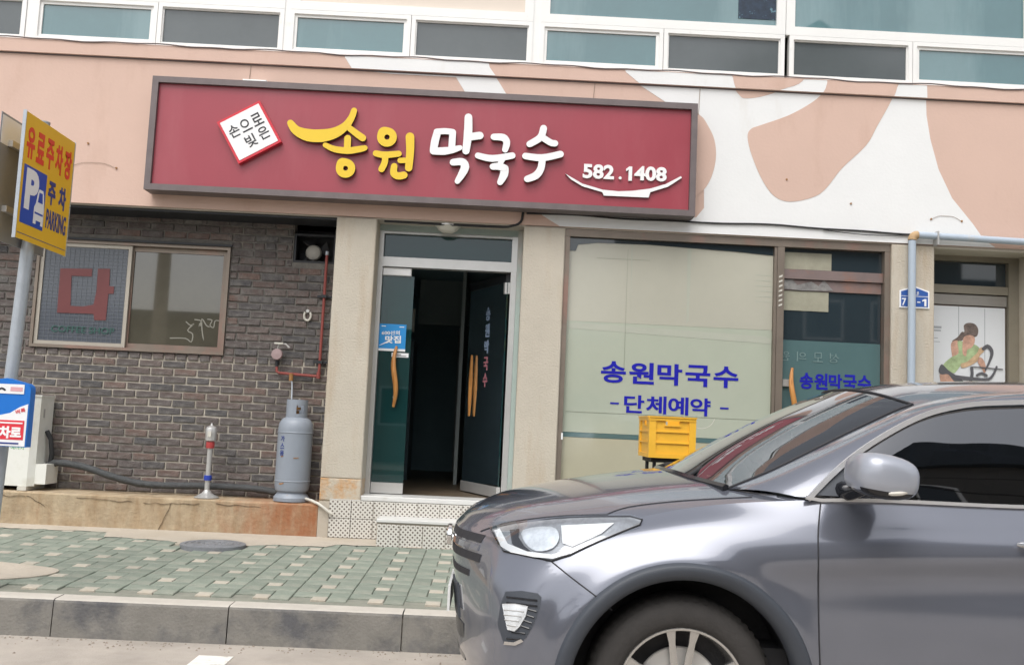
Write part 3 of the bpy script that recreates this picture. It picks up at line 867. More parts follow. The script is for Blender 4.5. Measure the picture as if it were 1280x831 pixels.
while x_ < gx1 - 0.004: mb.box(x_, x_ + 0.0035, BY + 0.0105, BY + 0.0125, gz0, gz1); x_ += 0.046
z_ = gz0
while z_ < gz1 - 0.004: mb.box(gx0, gx1, BY + 0.0085, BY + 0.0100, z_, z_ + 0.0035); z_ += 0.034
mb.build('lattice_lines', lattice_line, cw)
YL = BY + 0.006
mb = MB()
for poly in ([(-4.218,2.706),(-3.914,2.717),(-3.912,2.642),(-4.106,2.640),(-4.091,2.350),(-3.970,2.349),(-3.874,2.372),(-3.856,2.509),(-3.861,2.719),(-3.746,2.725),(-3.739,2.557),(-3.691,2.554),(-3.692,2.485),(-3.740,2.483),(-3.744,2.226),(-3.853,2.224),(-3.866,2.283),(-4.213,2.278)],):
    mb.prism(poly, YL, YL + 0.0015)
mb.build('letter', dim_red, cw, label='large dull red Hangul letter 다')
text('lettering', 'COFFEE SHOP', (-3.955, YL, 2.125), 0.60, 0.062, dim_green, cw, 0.012, 0.0015, label='small green words COFFEE SHOP')
mb = MB()
for pl_, w in (([(-2.993,2.253),(-2.949,2.221),(-2.916,2.239),(-2.973,2.171),(-2.922,2.138),(-2.930,2.061),(-2.988,2.093),(-3.133,2.089)], 0.010), ([(-2.912,2.278),(-2.849,2.267),(-2.866,2.211),(-2.814,2.074),(-2.836,2.184),(-2.844,2.289),(-2.798,2.228),(-2.769,2.215)], 0.010), ([(-2.789,2.287),(-2.746,2.279),(-2.763,2.230),(-2.727,2.210),(-2.718,2.274),(-2.677,2.278)], 0.009)):
    mb.stroke(pl_, w, BY + 0.0475, BY + 0.046)
mb.build('handwriting', scribble_m, cw, label='faint pale handwriting strokes')

# things on the brick wall
vf = thing('vent_fan', 'white fan hub inside the dark square vent hole beside the left pillar', 'vent', (-1.84, 0.42, 2.99))
mb = MB().lathe([(0.0001, 0), (0.05, 0.004), (0.072, 0.02), (0.08, 0.05)], (-1.84, BY + 0.12, 3.0), 20, axis='y'); mb.build('hub', lamp_white, vf, True)
mb = MB()
for k in range(4):
    a = k * PI / 2 + 0.4
    mb.add([(-1.84 + math.cos(a + s_) * r_, BY + 0.2 + 0.02 * q, 3.0 + math.sin(a + s_) * r_) for s_, r_, q in ((-0.3, 0.06, 0), (-0.5, 0.16, 1), (0.4, 0.17, -1), (0.3, 0.06, 0))], [(0, 1, 2, 3)])
mb.build('blades', black_metal, vf)
mb = MB(); frame_rect(mb, VX0 + 0.002, VX1 - 0.002, VZ0 + 0.002, 3.16, 0.02, BY + 0.02, BY + 0.1); mb.build('frame', black_metal, vf)

bell = thing('wall_hook', 'small pale loop hook on the brick wall left of the red pipe', 'hook', (-1.822, 0.40, 2.34))
pts = [(-1.822 + 0.032 * math.sin(a), BY - 0.02, 2.36 - 0.045 * math.cos(a)) for a in [-2.4 + i * 0.3 for i in range(17)]]
MB().tube(pts, 0.011, 8).build('loop', lamp_white, bell, True)
MB().cyl((-1.822, BY + 0.005, 2.405), (-1.822, BY - 0.03, 2.405), 0.016).build('stud', steel, bell, True)

rp = thing('red_gas_pipe', 'thin red gas pipe running down the brick wall beside the left pillar', 'pipe', (-1.67, 0.35, 1.79))
MB().tube([(-1.668, 0.35, 2.96), (-1.671, 0.35, 1.84), (-1.676, 0.35, 1.80), (-1.70, 0.35, 1.785), (-2.05, 0.35, 1.80), (-2.072, 0.35, 1.815), (-2.075, 0.35, 1.86)], 0.0135, 10).build('pipe', red_pipe_m, rp, True)
for z_ in (2.55, 1.92):
    mb = MB().box(-1.74, -1.60, 0.368, 0.392, z_ - 0.010, z_ + 0.010); mb.box(-1.695, -1.645, 0.33, 0.368, z_ - 0.014, z_ + 0.014)
    mb.build('clamp', black_metal, rp)
MB().cyl((-1.676, 0.35, 1.765), (-1.674, 0.35, 1.825), 0.02).build('elbow', red_pipe_m, rp, True)
MB().cyl((-1.668, 0.35, 2.95), (-1.668, 0.35, 2.985), 0.017).build('end_cap', galv, rp, True)
gr = thing('gas_regulator', 'small grey and pink gas regulator with valve on the brick wall above the cylinder', 'regulator', (-2.075, 0.33, 1.95))
MB().lathe([(0.0001, -0.03), (0.05, -0.026), (0.056, 0), (0.05, 0.02), (0.0001, 0.03)], (-2.075, 0.33, 1.975), 20, axis='y').build('body', mat('dusty_pink', (0.33, 0.24, 0.24), 0.5, 0.1, 10), gr, True)
MB().cyl((-2.075, 0.35, 1.86), (-2.075, 0.35, 1.925), 0.016).build('inlet', black_metal, gr, True)
MB().tube([(-2.075, 0.33, 2.02), (-2.06, 0.32, 2.07), (-2.0, 0.32, 2.075), (-1.96, 0.32, 2.04)], 0.009, 8).build('outlet', steel, gr, True)
MB().box(-2.10, -2.02, 0.29, 0.31, 2.07, 2.085).build('lever', lamp_white, gr)
MB().tube([(-1.93, 0.34, 1.78), (-1.915, 0.33, 1.70), (-1.905, 0.30, 1.62), (-1.89, 0.24, 1.53), (-1.87, 0.20, 1.50)], 0.007, 8).build('feed_hose', galv, gr, True)
MB().cyl((-1.93, 0.34, 1.73), (-1.93, 0.34, 1.80), 0.02).build('joint', rust, gr, True)

# gas cylinder
GC = (-1.822, 0.185)
gc = thing('gas_cylinder', 'tall grey gas cylinder with rust spots standing on the plinth by the pillar', 'gas cylinder', (GC[0], GC[1], 0.622))
cz = 0.622
prof = [(0.0001, 0.075), (0.12, 0.075), (0.150, 0.10), (0.158, 0.14), (0.159, 0.178), (0.1625, 0.182), (0.1625, 0.188), (0.159, 0.192), (0.159, 0.62), (0.1625, 0.624), (0.1625, 0.630), (0.159, 0.634), (0.159, 0.665), (0.150, 0.715), (0.128, 0.748), (0.10, 0.765), (0.04, 0.772), (0.0001, 0.772)]
prof = [(r_, h * 1.0) for r_, h in prof]
MB().lathe(prof, (*GC, cz), 40).build('body', gas_grey, gc, True)
MB().lathe([(0.120, 0.09), (0.155, 0.045), (0.163, 0.035), (0.163, 0.004), (0.155, 0.0), (0.145, 0.004), (0.145, 0.05)], (*GC, cz), 40).build('foot_ring', gas_grey, gc, True)
# collar: open cylinder with a hand hole at front right
mb = MB(); n = 48; rr = 0.098
def colv(k, z, r_): a = 2 * PI * k / n; return (GC[0] + r_ * math.cos(a), GC[1] + r_ * math.sin(a), cz + z)
zs = [0.762, 0.80, 0.82, 0.85, 0.88, 0.905, 0.930]
for r_ in (rr, rr - 0.005):
    for zi in range(len(zs) - 1):
        for k in range(n):
            ang = 360 * (k + 0.5) / n
            if 1 <= zi <= 3 and 278 < ang < 322: continue
            if 1 <= zi <= 3 and 100 < ang < 140: continue
            q = [colv(k, zs[zi], r_), colv(k + 1, zs[zi], r_), colv(k + 1, zs[zi + 1], r_), colv(k, zs[zi + 1], r_)]
            mb.add(q, [(0, 1, 2, 3)])
MB.build(mb, 'collar', gas_grey, gc, True)
mb = MB().cyl((*GC, cz + 0.77), (*GC, cz + 0.83), 0.022); mb.cyl((*GC, cz + 0.835), (*GC, cz + 0.86), 0.034); mb.build('valve', rust, gc, True)
for h, s_ in (('가', 0.57), ('스', 0.505), ('용', 0.44)):
    a = R(238)
    X_ = Vector((-math.sin(a), math.cos(a), 0))
    text('stencil_letter', h, (GC[0] + 0.1605 * math.cos(a), GC[1] + 0.1605 * math.sin(a), cz + s_), 0.045, 0.05, park_dark, gc, 0.02, 0.003, xdir=X_)
for (a, z_, w_, h_) in ((R(288), 0.40, 0.05, 0.012), (R(244), 0.165, 0.05, 0.02), (R(240), 0.41, 0.03, 0.014)):
    X_ = Vector((-math.sin(a), math.cos(a), 0)); c_ = Vector((GC[0] + 0.1608 * math.cos(a), GC[1] + 0.1608 * math.sin(a), cz + z_))
    mb = MB(); pts = [(-0.5, -0.3), (-0.1, -0.5), (0.5, 0.1), (0.45, 0.5), (0.0, 0.2), (-0.4, 0.2)]
    N_ = Vector((math.cos(a), math.sin(a), 0))
    fr = [c_ + X_ * p * w_ + Vector((0, 0, q * h_)) + N_ * 0.001 for p, q in pts]
    mb.add(fr + [p - N_ * 0.004 for p in fr], [tuple(range(6))] + [(i, 6 + i, 6 + (i + 1) % 6, (i + 1) % 6) for i in range(6)])
    mb.build('rust_spot', rust, gc)
# pipe at the pillar foot
o = MB().tube([(-1.68, 0.12, 0.655), (-1.60, 0.02, 0.648), (-1.54, -0.02, 0.63), (-1.49, -0.03, 0.60), (-1.44, -0.035, 0.565), (-1.40, -0.03, 0.54)], 0.013, 10).build('drain_hose', lamp_white, None, True)
tag(o, 'short pale hose running from the gas cylinder foot over the plinth end', 'hose')

# chrome post
PS = (-2.588, 0.15)
ps = thing('pipe_stand', 'chrome post with red and blue bands standing on a round base on the plinth', 'post', (*PS, 0.622))
MB().lathe([(0.112, 0.0), (0.112, 0.006), (0.085, 0.018), (0.045, 0.042), (0.024, 0.07), (0.0001, 0.071)], (*PS, 0.622), 32).build('base', steel, ps, True)
MB().cyl((*PS, 0.69), (*PS, 1.085), 0.0235, n=20).build('pole', steel, ps, True)
MB().lathe([(0.034, -0.02), (0.036, 0), (0.034, 0.024), (0.0235, 0.024)], (*PS, 0.80), 24).build('blue_band', band_blue, ps, True)
MB().lathe([(0.036, -0.028), (0.039, 0), (0.036, 0.030), (0.0235, 0.03)], (*PS, 1.10), 24).build('red_band', band_red, ps, True)
MB().lathe([(0.028, 0.0), (0.048, 0.012), (0.05, 0.075), (0.052, 0.11), (0.046, 0.13), (0.03, 0.142), (0.012, 0.15), (0.006, 0.17), (0.0001, 0.172)], (*PS, 1.13), 24).build('cap', steel, ps, True)
MB().box(PS[0] - 0.016, PS[0] + 0.016, PS[1] - 0.056, PS[1] - 0.05, 1.175, 1.225).build('dial', lamp_white, ps)

# hose along the plinth
pts = smooth_open([(-4.12, 0.28, 0.84), (-4.0, 0.27, 0.87), (-3.75, 0.25, 0.84), (-3.5, 0.24, 0.77), (-3.25, 0.26, 0.715), (-3.0, 0.28, 0.705), (-2.7, 0.29, 0.715), (-2.35, 0.30, 0.715), (-2.1, 0.31, 0.70), (-1.9, 0.31, 0.672), (-1.7, 0.30, 0.655)], 6)
o = MB().tube(pts, [0.032 + 0.002 * math.sin(i * 1.9) for i in range(len(pts))], 12).build('insulated_hose', grey_hose, None, True)
tag(o, 'thick black insulated hose lying along the foot of the brick wall', 'hose')
pts = smooth_open([(-1.75, 0.12, 0.638), (-1.68, 0.06, 0.640), (-1.62, 0.10, 0.637), (-1.66, 0.22, 0.637), (-1.76, 0.30, 0.638)], 5)

# air conditioner outdoor unit
ac = thing('outdoor_unit', 'white air conditioner outdoor unit on the plinth behind the sign post', 'air conditioner', (-4.45, 0.2, 0.66))
ax0, ax1 = -4.98, -4.14
mb = MB()
prof = [(0.06, 0.70), (0.06, 1.46), (0.075, 1.475), (0.36, 1.475), (0.36, 0.70)]
mb.prism([(ax0, 0.06), (ax1 - 0.05, 0.06), (ax1, 0.10), (ax1, 0.36), (ax0, 0.36)], 0.66, 1.468, ax='z')
mb.build('casing', ac_white, ac)
MB().prism([(ax0 - 0.006, 0.052), (ax1 - 0.048, 0.052), (ax1 + 0.006, 0.095), (ax1 + 0.006, 0.368), (ax0 - 0.006, 0.368)], 1.4685, 1.486, ax='z').build('top_lid', ac_white, ac)
MB().box(ax1 + 0.001, ax1 + 0.10, 0.10, 0.34, 0.68, 0.86).build('valve_cover', ac_white, ac)
MB().box(ax1 + 0.0005, ax1 + 0.004, 0.16, 0.19, 1.28, 1.36).build('side_grip', steel, ac)
MB().tube([(ax1 + 0.01, 0.24, 1.16), (ax1 + 0.05, 0.25, 1.08), (ax1 + 0.06, 0.27, 0.95), (ax1 + 0.05, 0.28, 0.87)], 0.022, 10).build('pipe_bundle', black_rubber, ac, True)
mb = MB(); mb.lathe([(0.27, 0), (0.275, -0.012), (0.285, 0)], (-4.68, 0.06, 1.06), 40, axis='y')
for k in range(9): r_ = 0.03 + k * 0.028; mb.lathe([(r_, 0), (r_ + 0.003, -0.006), (r_ + 0.006, 0)], (-4.68, 0.059, 1.06), 32, axis='y')
mb.build('fan_grille', ac_white, ac, True)
for x_ in (ax0 + 0.08, ax1 - 0.12):
    MB().box(x_, x_ + 0.08, 0.04, 0.40, 0.622, 0.659).build('foot', lamp_white, ac)
text('print', '에너지', (-4.30, 0.059, 1.00), 0.12, 0.03, green_print, ac, 0.01, 0.0015)
mb = MB(); mb.stroke([(-4.38, 1.03), (-4.32, 1.065), (-4.25, 1.04)], 0.01, 0.0595, 0.058); mb.build('print', green_print, ac)

# ================================================================== ENTRANCE
DX0, DX1, DY = -1.163, 0.205, 0.30
rm = MB()
RX0, RX1, RY1, RZ0, RZ1 = -2.6, 4.9, 5.0, 0.70, 3.25
def inward(x0, x1, y0, y1, z0, z1):
    t = 0.05
    rm.box(x0 - t, x0, y0, y1, z0, z1); rm.box(x1, x1 + t, y0, y1, z0, z1); rm.box(x0 - t, x1 + t, y1, y1 + t, z0, z1)
    rm.box(x0 - t, x1 + t, y0, y1 + t, z1, z1 + t)
inward(-1.5, 1.2, 0.55, 5.0, 0.70, 3.2)
rm.box(0.21, 0.26, 0.52, 0.549, 0.7, 3.2)
rm.build('dining_room', interior, bld, label='dim interior seen through the door')
MB().box(-1.5, 1.2, 0.36, 5.0, 0.60, 0.708).build('room_floor', interior_floor, bld)
# features inside
MB().box(-1.45, -0.98, 2.6, 3.1, 0.71, 2.35).build('refrigerator', mat('fridge_grey', (0.075, 0.11, 0.125), 0.4, 0.15, 3), None)
tag(bpy.data.objects['refrigerator'], 'dim grey refrigerator standing inside the doorway', 'refrigerator')
trim_m = mat('inner_pale_trim', (0.34, 0.38, 0.37), 0.5, 0.1, 3)
MB().box(-0.42, -0.38, 2.2, 3.9, 0.71, 3.19).build('corridor_post', trim_m, bld)
MB().box(-1.30, -0.98, 2.5, 2.55, 2.45, 2.72).build('wall_heater', lamp_white, bld)
mb = MB(); frame_rect(mb, 0.30, 0.56, 1.45, 2.05, 0.03, 4.93, 4.97); mb.build('wall_calendar', trim_m, bld)
MB().box(-1.0, 1.1, 3.30, 3.34, 2.62, 3.19).build('beam_board', mat('beam_board_paint', (0.20, 0.24, 0.24), 0.7, 0.1, 3), bld)
mb = MB(); frame_rect(mb, -0.55, 0.25, 0.71, 2.75, 0.06, 4.9, 4.98); mb.build('inner_door_frame', mat('inner_trim', (0.30, 0.34, 0.34), 0.5, 0.1, 3), bld)
MB().box(-0.48, 0.18, 4.955, 4.975, 0.72, 2.68).build('inner_door', mat('inner_door_paint', (0.20, 0.25, 0.25), 0.5, 0.1, 3), bld)
MB().box(0.62, 0.68, 1.6, 3.4, 0.71, 2.6).build('partition', mat('partition_paint', (0.22, 0.26, 0.26), 0.5, 0.1, 3), bld)

# door frame
df = MB()
df.box(DX0 + 0.002, DX0 + 0.045, DY - 0.04, DY + 0.08, 0.715, 3.25)
df.box(0.105, 0.160, DY - 0.04, DY + 0.08, 0.715, 3.25)
df.box(DX0 + 0.045, 0.105, DY - 0.03, DY + 0.07, 3.178, 3.25)
df.box(DX0 + 0.045, 0.105, DY - 0.038, DY + 0.075, 2.858, 2.95)
dfo = df.build('door_frame', steel, bld)
MB().box(0.161, 0.204, DY - 0.10, DY + 0.07, 0.715, 3.25).build('door_jamb', mat('pale_green_trim', (0.36, 0.44, 0.41), 0.5, 0.08, 3, col2=(0.42, 0.30, 0.27), c2scale=1.1), bld)
MB().box(DX0 + 0.045, 0.105, DY + 0.02, DY + 0.03, 2.951, 3.177).build('transom_pane', door_glass, dfo)
MB().box(DX0 + 0.002, 0.204, DY - 0.055, DY - 0.041, 3.20, 3.262).build('head_board', mat('green_grey_board', (0.33, 0.40, 0.38), 0.5, 0.08, 3), dfo)
# dark backing above the door inside so the transom shows a dim ceiling
# closed left leaf
dl = thing('glass_door', 'closed left glass door leaf with blue sticker and steel kick rail', 'door', (-0.98, DY, 0.715))
lx0, lx1 = DX0 + 0.048, -0.815
MB().box(lx0, lx1, DY + 0.018, DY + 0.030, 0.822, 2.776).build('pane', door_glass, dl)
MB().box(lx0, lx1, DY + 0.004, DY + 0.044, 0.722, 0.821).build('kick_rail', steel, dl)
MB().bbox(lx0 - 0.0, -0.845, DY - 0.012, DY + 0.044, 2.777, 2.852).build('top_rail', white_face, dl)
def bowed_handle(name, x, y, z0, z1, parent, bow=0.045, lean=0.0):
    pts = []; rs = []
    for i in range(15):
        t = i / 14
        pts.append((x + 0.018 * math.sin(t * 2 * PI) + lean * t, y - bow * math.sin(PI * t) - 0.012, z0 + (z1 - z0) * t))
        rs.append(0.008 + 0.017 * math.sin(PI * (0.08 + 0.84 * t)))
    return MB().tube(pts, rs, 10).build(name, wood, parent, True, label=None)
bowed_handle('handle', -0.945, DY + 0.008, 1.53, 2.10, dl)
for z_ in (1.62, 2.0): MB().cyl((-0.945, DY + 0.018, z_), (-0.945, DY - 0.03, z_), 0.008).build('handle_stud', steel, dl)
MB().box(-1.166 + 0.03, -0.865, DY + 0.013, DY + 0.0165, 2.078, 2.312).build('sticker', sticker_blue, dl, label='blue square sticker with white brush lettering')
MB().box(-1.166 + 0.03, -0.865, DY + 0.013, DY + 0.0165, 2.055, 2.0775).build('sticker_strip', paper, dl)
text('sticker_text', '600선의', (-1.01, DY + 0.0105, 2.228), 0.17, 0.04, white_face, dl, 0.02, 0.0015, rot=0.04)
text('sticker_text', '맛집', (-0.985, DY + 0.0105, 2.165), 0.15, 0.072, white_face, dl, 0.03, 0.0015, rot=0.04)
mb = MB(); mb.stroke([(-1.11, 2.105), (-1.05, 2.135), (-1.01, 2.16)], [0.004, 0.012, 0.012], DY + 0.011, DY + 0.0095); mb.build('sticker_stroke', white_face, dl)
mb = MB(); mb.box(-1.10, -1.06, DY + 0.0105, DY + 0.0115, 2.286, 2.293); mb.box(-0.93, -0.885, DY + 0.0105, DY + 0.0115, 2.284, 2.291); mb.build('sticker_print', white_face, dl)
MB().box(-0.99, -0.83, DY + 0.0125, DY + 0.0165, 2.0, 2.04).build('paper_note', paper, dl)
mb = MB(); mb.box(-0.98, -0.90, DY + 0.0105, DY + 0.0115, 2.022, 2.029); mb.box(-0.96, -0.85, DY + 0.0105, DY + 0.0115, 2.009, 2.014); mb.build('note_print', ink, dl)
# open right leaf, swung inwards
dr = thing('open_glass_door', 'right glass door leaf swung open inward with vertical lettering', 'door', (0.085, DY + 0.03, 0.715))
ang = R(66)
ux, uy = -math.cos(ang), math.sin(ang)
def leaf(u0, u1, t0, t1, z0, z1, name, m_, parent):
    P = []
    for z in (z0, z1):
        for (u, t) in ((u0, t0), (u1, t0), (u1, t1), (u0, t1)):
            P.append((0.085 + ux * u - uy * t * -1 * -1, DY + 0.05 + uy * u + ux * t * -1 * -1 * -1, z))
    mb = MB(); mb.add(P, [(0, 1, 2, 3), (7, 6, 5, 4), (0, 4, 5, 1), (1, 5, 6, 2), (2, 6, 7, 3), (3, 7, 4, 0)])
    return mb.build(name, m_, parent)
leaf(0.0, 0.90, 0.0, 0.012, 0.822, 2.776, 'pane', door_glass, dr)
leaf(0.0, 0.90, -0.014, 0.026, 0.722, 0.821, 'kick_rail', steel, dr)
leaf(0.0, 0.90, -0.014, 0.026, 2.777, 2.852, 'top_rail', black_metal, dr)
leaf(0.0, 0.03, -0.02, 0.032, 2.66, 2.77, 'hinge_plate', steel, dr)
hx = lambda u, t: (0.085 + ux * u - uy * t, DY + 0.05 + uy * u - ux * t * -1 * -1)
def leaf_pt(u, t): return (0.085 + ux * u - uy * t, DY + 0.05 + uy * u - ux * t)
for t_ in (0.05,):
    a, b = leaf_pt(0.70, t_)
    pts = [(a, b, 1.48 + 0.62 * i / 10) for i in range(11)]
    MB().tube(pts, [0.008 + 0.013 * math.sin(PI * (0.08 + 0.84 * i / 10)) for i in range(11)], 10).build('handle', wood, dr, True)
for k, ch in enumerate('송원막국수'):
    a, b = leaf_pt(0.42, 0.018 if False else 0.016)
    text('lettering', ch, (a, b, 2.50 - k * 0.165), 0.10, 0.135, mat('pale_blue_letter', (0.25, 0.33, 0.45), 0.5, 0.05, 5) if k < 1 and 'pale_blue_letter' not in MATS else (MATS['pale_blue_letter'] if k < 3 else MATS.get('pink_letter') or mat('pink_letter', (0.45, 0.17, 0.20), 0.5, 0.05, 5)), dr, 0.03, 0.002, xdir=(-ux, -uy, 0))
# ceiling lamp over the door
cl = thing('ceiling_lamp', 'round frosted bowl lamp under the beam above the door', 'lamp', (-0.51, 0.15, 3.25))
MB().lathe([(0.0001, -0.088), (0.05, -0.082), (0.09, -0.058), (0.115, -0.02), (0.118, -0.013)], (-0.51, 0.15, ZB - 0.001), 28).build('bowl', lamp_white, cl, True)
MB().cyl((-0.51, 0.15, ZB - 0.0135), (-0.51, 0.15, ZB - 0.026), 0.122, n=28).build('rim', steel, cl, True)

# steps
st = thing('entrance_steps', 'white dotted tile steps rising to the glass door', 'steps', (-0.6, -0.1, 0.31))
SX0, SX1 = -1.44, 0.20
MB().box(SX0 + 0.004, SX1, 0.012, 0.34, 0.30, 0.655).build('core', concrete, st)
MB().box(-0.97, SX1, -0.29, 0.011, 0.28, 0.515).build('core', concrete, st)
def tile(x0, x1, y, z0, z1):
    mb = MB().bbox(x0 + 0.002, x1 - 0.002, y, y + 0.010, z0 + 0.002, z1 - 0.002, 0.0025)
    return mb.build('tile', tile_m, st)
x_ = SX0
while x_ < SX1 - 0.01:
    x2 = min(x_ + 0.2, SX1)
    tile(x_, x2, 0.0, 0.505, 0.668)
    if x_ < -1.0: tile(x_, min(x2, -0.974), 0.0, 0.332, 0.505)
    x_ += 0.2
x_ = -0.965
while x_ < SX1 - 0.01:
    x2 = min(x_ + 0.2, SX1)
    tile(x_, x2, -0.302, 0.292, 0.503)
    x_ += 0.2
MB().bbox(-0.972, SX1, -0.308, -0.002, 0.5165, 0.545, 0.004).build('tread', marble, st)
MB().bbox(DX0 + 0.002, SX1 - 0.0, 0.006, 0.36, 0.6695, 0.714, 0.005).build('tread', marble, st)
mb = MB().box(SX0 + 0.002, DX0, -0.001, 0.009, 0.6685, 0.676); mb.build('tile_trim', marble, st)

# ================================================================== SHOP WINDOW (right)
sw = thing('shop_window', 'wide shop window with frosted film and blue Hangul lettering', 'window', (1.6, 0.06, 0.9))
SY = 0.05
mb = MB()
mb.box(0.594, 0.640, SY - 0.02, SY + 0.09, 0.72, 3.186)
mb.box(2.565, 2.590, SY - 0.012, SY + 0.08, 0.72, 3.186)
mb.box(2.592, 2.656, SY - 0.02, SY + 0.09, 0.72, 3.186)
mb.box(3.600, 3.653, SY - 0.02, SY + 0.09, 0.72, 3.186)
mb.box(0.594, 3.653, SY - 0.022, SY + 0.088, 3.187, 3.254)
mb.box(0.642, 2.563, SY - 0.02, SY + 0.08, 0.72, 0.80)
mb.build('frame', bronze, sw)
MB().box(0.642, 2.563, SY + 0.03, SY + 0.04, 1.372, 3.184).build('pane', film, sw, label='large frosted greenish cream pane')
MB().box(0.642, 2.563, SY + 0.03, SY + 0.04, 0.802, 1.325).build('pane', film_low, sw, label='lower cream pane')
MB().box(0.642, 2.563, SY + 0.028, SY + 0.042, 1.327, 1.370).build('teal_band', teal_film, sw, label='narrow teal band across the pane')
MB().box(0.6425, 2.5625, SY + 0.0285, SY + 0.0297, 2.40, 3.183).build('film_sheet', mat('cream_film', (0.44, 0.43, 0.36), 0.13, 0.06, 0.9, spec=0.7), sw, label='creamier upper film sheet')
MB().prism([(0.66, 2.36), (0.70, 2.385), (2.50, 2.34), (2.56, 2.31), (2.56, 2.27), (0.66, 2.33)], SY + 0.0285, SY + 0.0297).build('film_sheet', mat('pale_film', (0.43, 0.445, 0.375), 0.15, 0.06, 2, spec=0.6), sw)
for pp in ([(1.75, 3.18), (1.79, 3.18), (1.78, 2.45), (1.76, 2.42)], [(1.22, 3.18), (1.235, 3.18), (1.235, 2.5)]):
    MB().prism(pp, SY + 0.0272, SY + 0.028).build('film_crease', MATS['pale_film'], sw)
for i in range(6): MB().box(2.40, 2.555, SY + 0.0272, SY + 0.028, 2.66 + i * 0.05, 2.668 + i * 0.05).build('film_crease', MATS['pale_film'], sw)
MB().prism([(0.645, 3.183), (2.56, 3.183), (2.56, 3.105), (2.2, 3.125), (1.4, 3.15), (0.9, 3.145), (0.72, 3.12), (0.70, 3.06), (0.645, 3.06)], SY + 0.022, SY + 0.026).build('upper_dark_gap', dark_glass, sw)
MB().box(0.63, 0.646, SY - 0.024, SY - 0.021, 1.30, 1.36).build('frame_tape', paper, sw)
# faint seam lines in the film
mb = MB(); mb.box(1.19, 1.193, SY + 0.0275, SY + 0.0295, 1.9, 3.1); mb.box(0.66, 2.54, SY + 0.0275, SY + 0.0295, 1.558, 1.561); mb.box(0.9, 1.4, SY + 0.0275, SY + 0.0295, 3.0, 3.004)
mb.build('film_seam', mat('film_seam_m', (0.26, 0.28, 0.22), 0.3, 0.05, 3), sw)
for k, ch in enumerate('송원막국수'):
    text('letter', ch, (1.095 + k * 0.262, SY + 0.0275, 1.942 - 0.0), 0.232, 0.20, print_blue, sw, 0.027, 0.003)
for k, ch in enumerate('단체예약'):
    text('letter', ch, (1.297 + k * 0.205, SY + 0.0275, 1.655), 0.188, 0.165, print_blue, sw, 0.024, 0.003)
for xx in (1.115, 2.135): MB().box(xx - 0.04, xx + 0.04, SY + 0.026, SY + 0.029, 1.645, 1.661).build('letter', print_blue, sw)
# transom over the side door, boards
MB().box(2.657, 3.599, SY + 0.05, SY + 0.058, 2.986, 3.185).build('transom_pane', dark_glass, sw)
sd = thing('side_door', 'dark glass side door with teal lower film and blue Hangul lettering', 'door', (3.13, 0.1, 0.72))
MB().box(2.657, 3.599, SY + 0.02, SY + 0.075, 2.895, 2.984).build('head_rail', wine_frame, sd)
MB().box(2.66, 3.596, SY + 0.045, SY + 0.085, 2.79, 2.889).build('top_rail', wine_frame, sd)
MB().box(2.66, 3.596, SY + 0.06, SY + 0.07, 2.322, 2.788).build('pane', dark_glass, sd, label='dark upper glass')
MB().box(2.66, 3.596, SY + 0.058, SY + 0.07, 0.80, 2.320).build('film', teal_film, sd, label='teal film on the lower glass')
MB().box(2.66, 3.10, SY + 0.0535, SY + 0.0575, 2.60, 2.785).build('paper_sheet', mat('old_paper', (0.30, 0.29, 0.22), 0.6, 0.15, 7), sd)
MB().box(2.67, 3.12, SY + 0.046, SY + 0.0495, 2.99, 3.15).build('paper_sheet', MATS['old_paper'], sw)
for k, ch in enumerate('송원막국수'):
    text('letter', ch, (2.905 + k * 0.136, SY + 0.056, 1.945), 0.126, 0.15, print_blue, sd, 0.03, 0.003)
for k, ch in enumerate('원의모성'):  # painted reflection of a sign across the street, lettered in reverse
    text('reflected_letter', ch, (2.70 + k * 0.155, SY + 0.0545, 2.17), 0.09, 0.09, mat('reflected_sign_tint', (0.17, 0.25, 0.25), 0.2, 0.05, 5) if k == 0 else MATS['reflected_sign_tint'], sd, 0.0, 0.001, xdir=(-1, 0, 0), ydir=(0, 0, 1))
bowed_handle('handle', 2.755, SY + 0.02, 1.50, 2.055, sd, bow=0.05)
MB().box(2.675, 2.765, SY + 0.03, SY + 0.058, 1.885, 1.95).build('lock_box', steel, sd)
# torn tape and foil on the door frame
for i in range(7):
    MB().prism([(2.605, 2.62 + i * 0.045), (2.638, 2.632 + i * 0.045), (2.640, 2.650 + i * 0.045), (2.607, 2.636 + i * 0.045)], SY - 0.0235, SY - 0.0208).build('tape_strip', lamp_white, sw)
mb = MB().prism([(2.67, 2.80), (2.85, 2.79), (3.14, 2.80), (3.05, 2.90), (3.0, 2.84), (2.93, 2.88), (2.8, 2.84), (2.75, 2.89), (2.66, 2.885)], SY + 0.041, SY + 0.044); mb.build('torn_foil', mat('foil', (0.32, 0.31, 0.30), 0.3, 0.35, 18, metal=0.4), sd)
MB().box(0.594, 3.653, SY + 0.0, SY + 0.3, 0.30, 0.719).build('base_wall', stucco, bld)
# room behind the pane
MB().box(1.26, 3.65, 0.6, 0.65, 0.71, 3.2).build('back_partition', interior, bld)

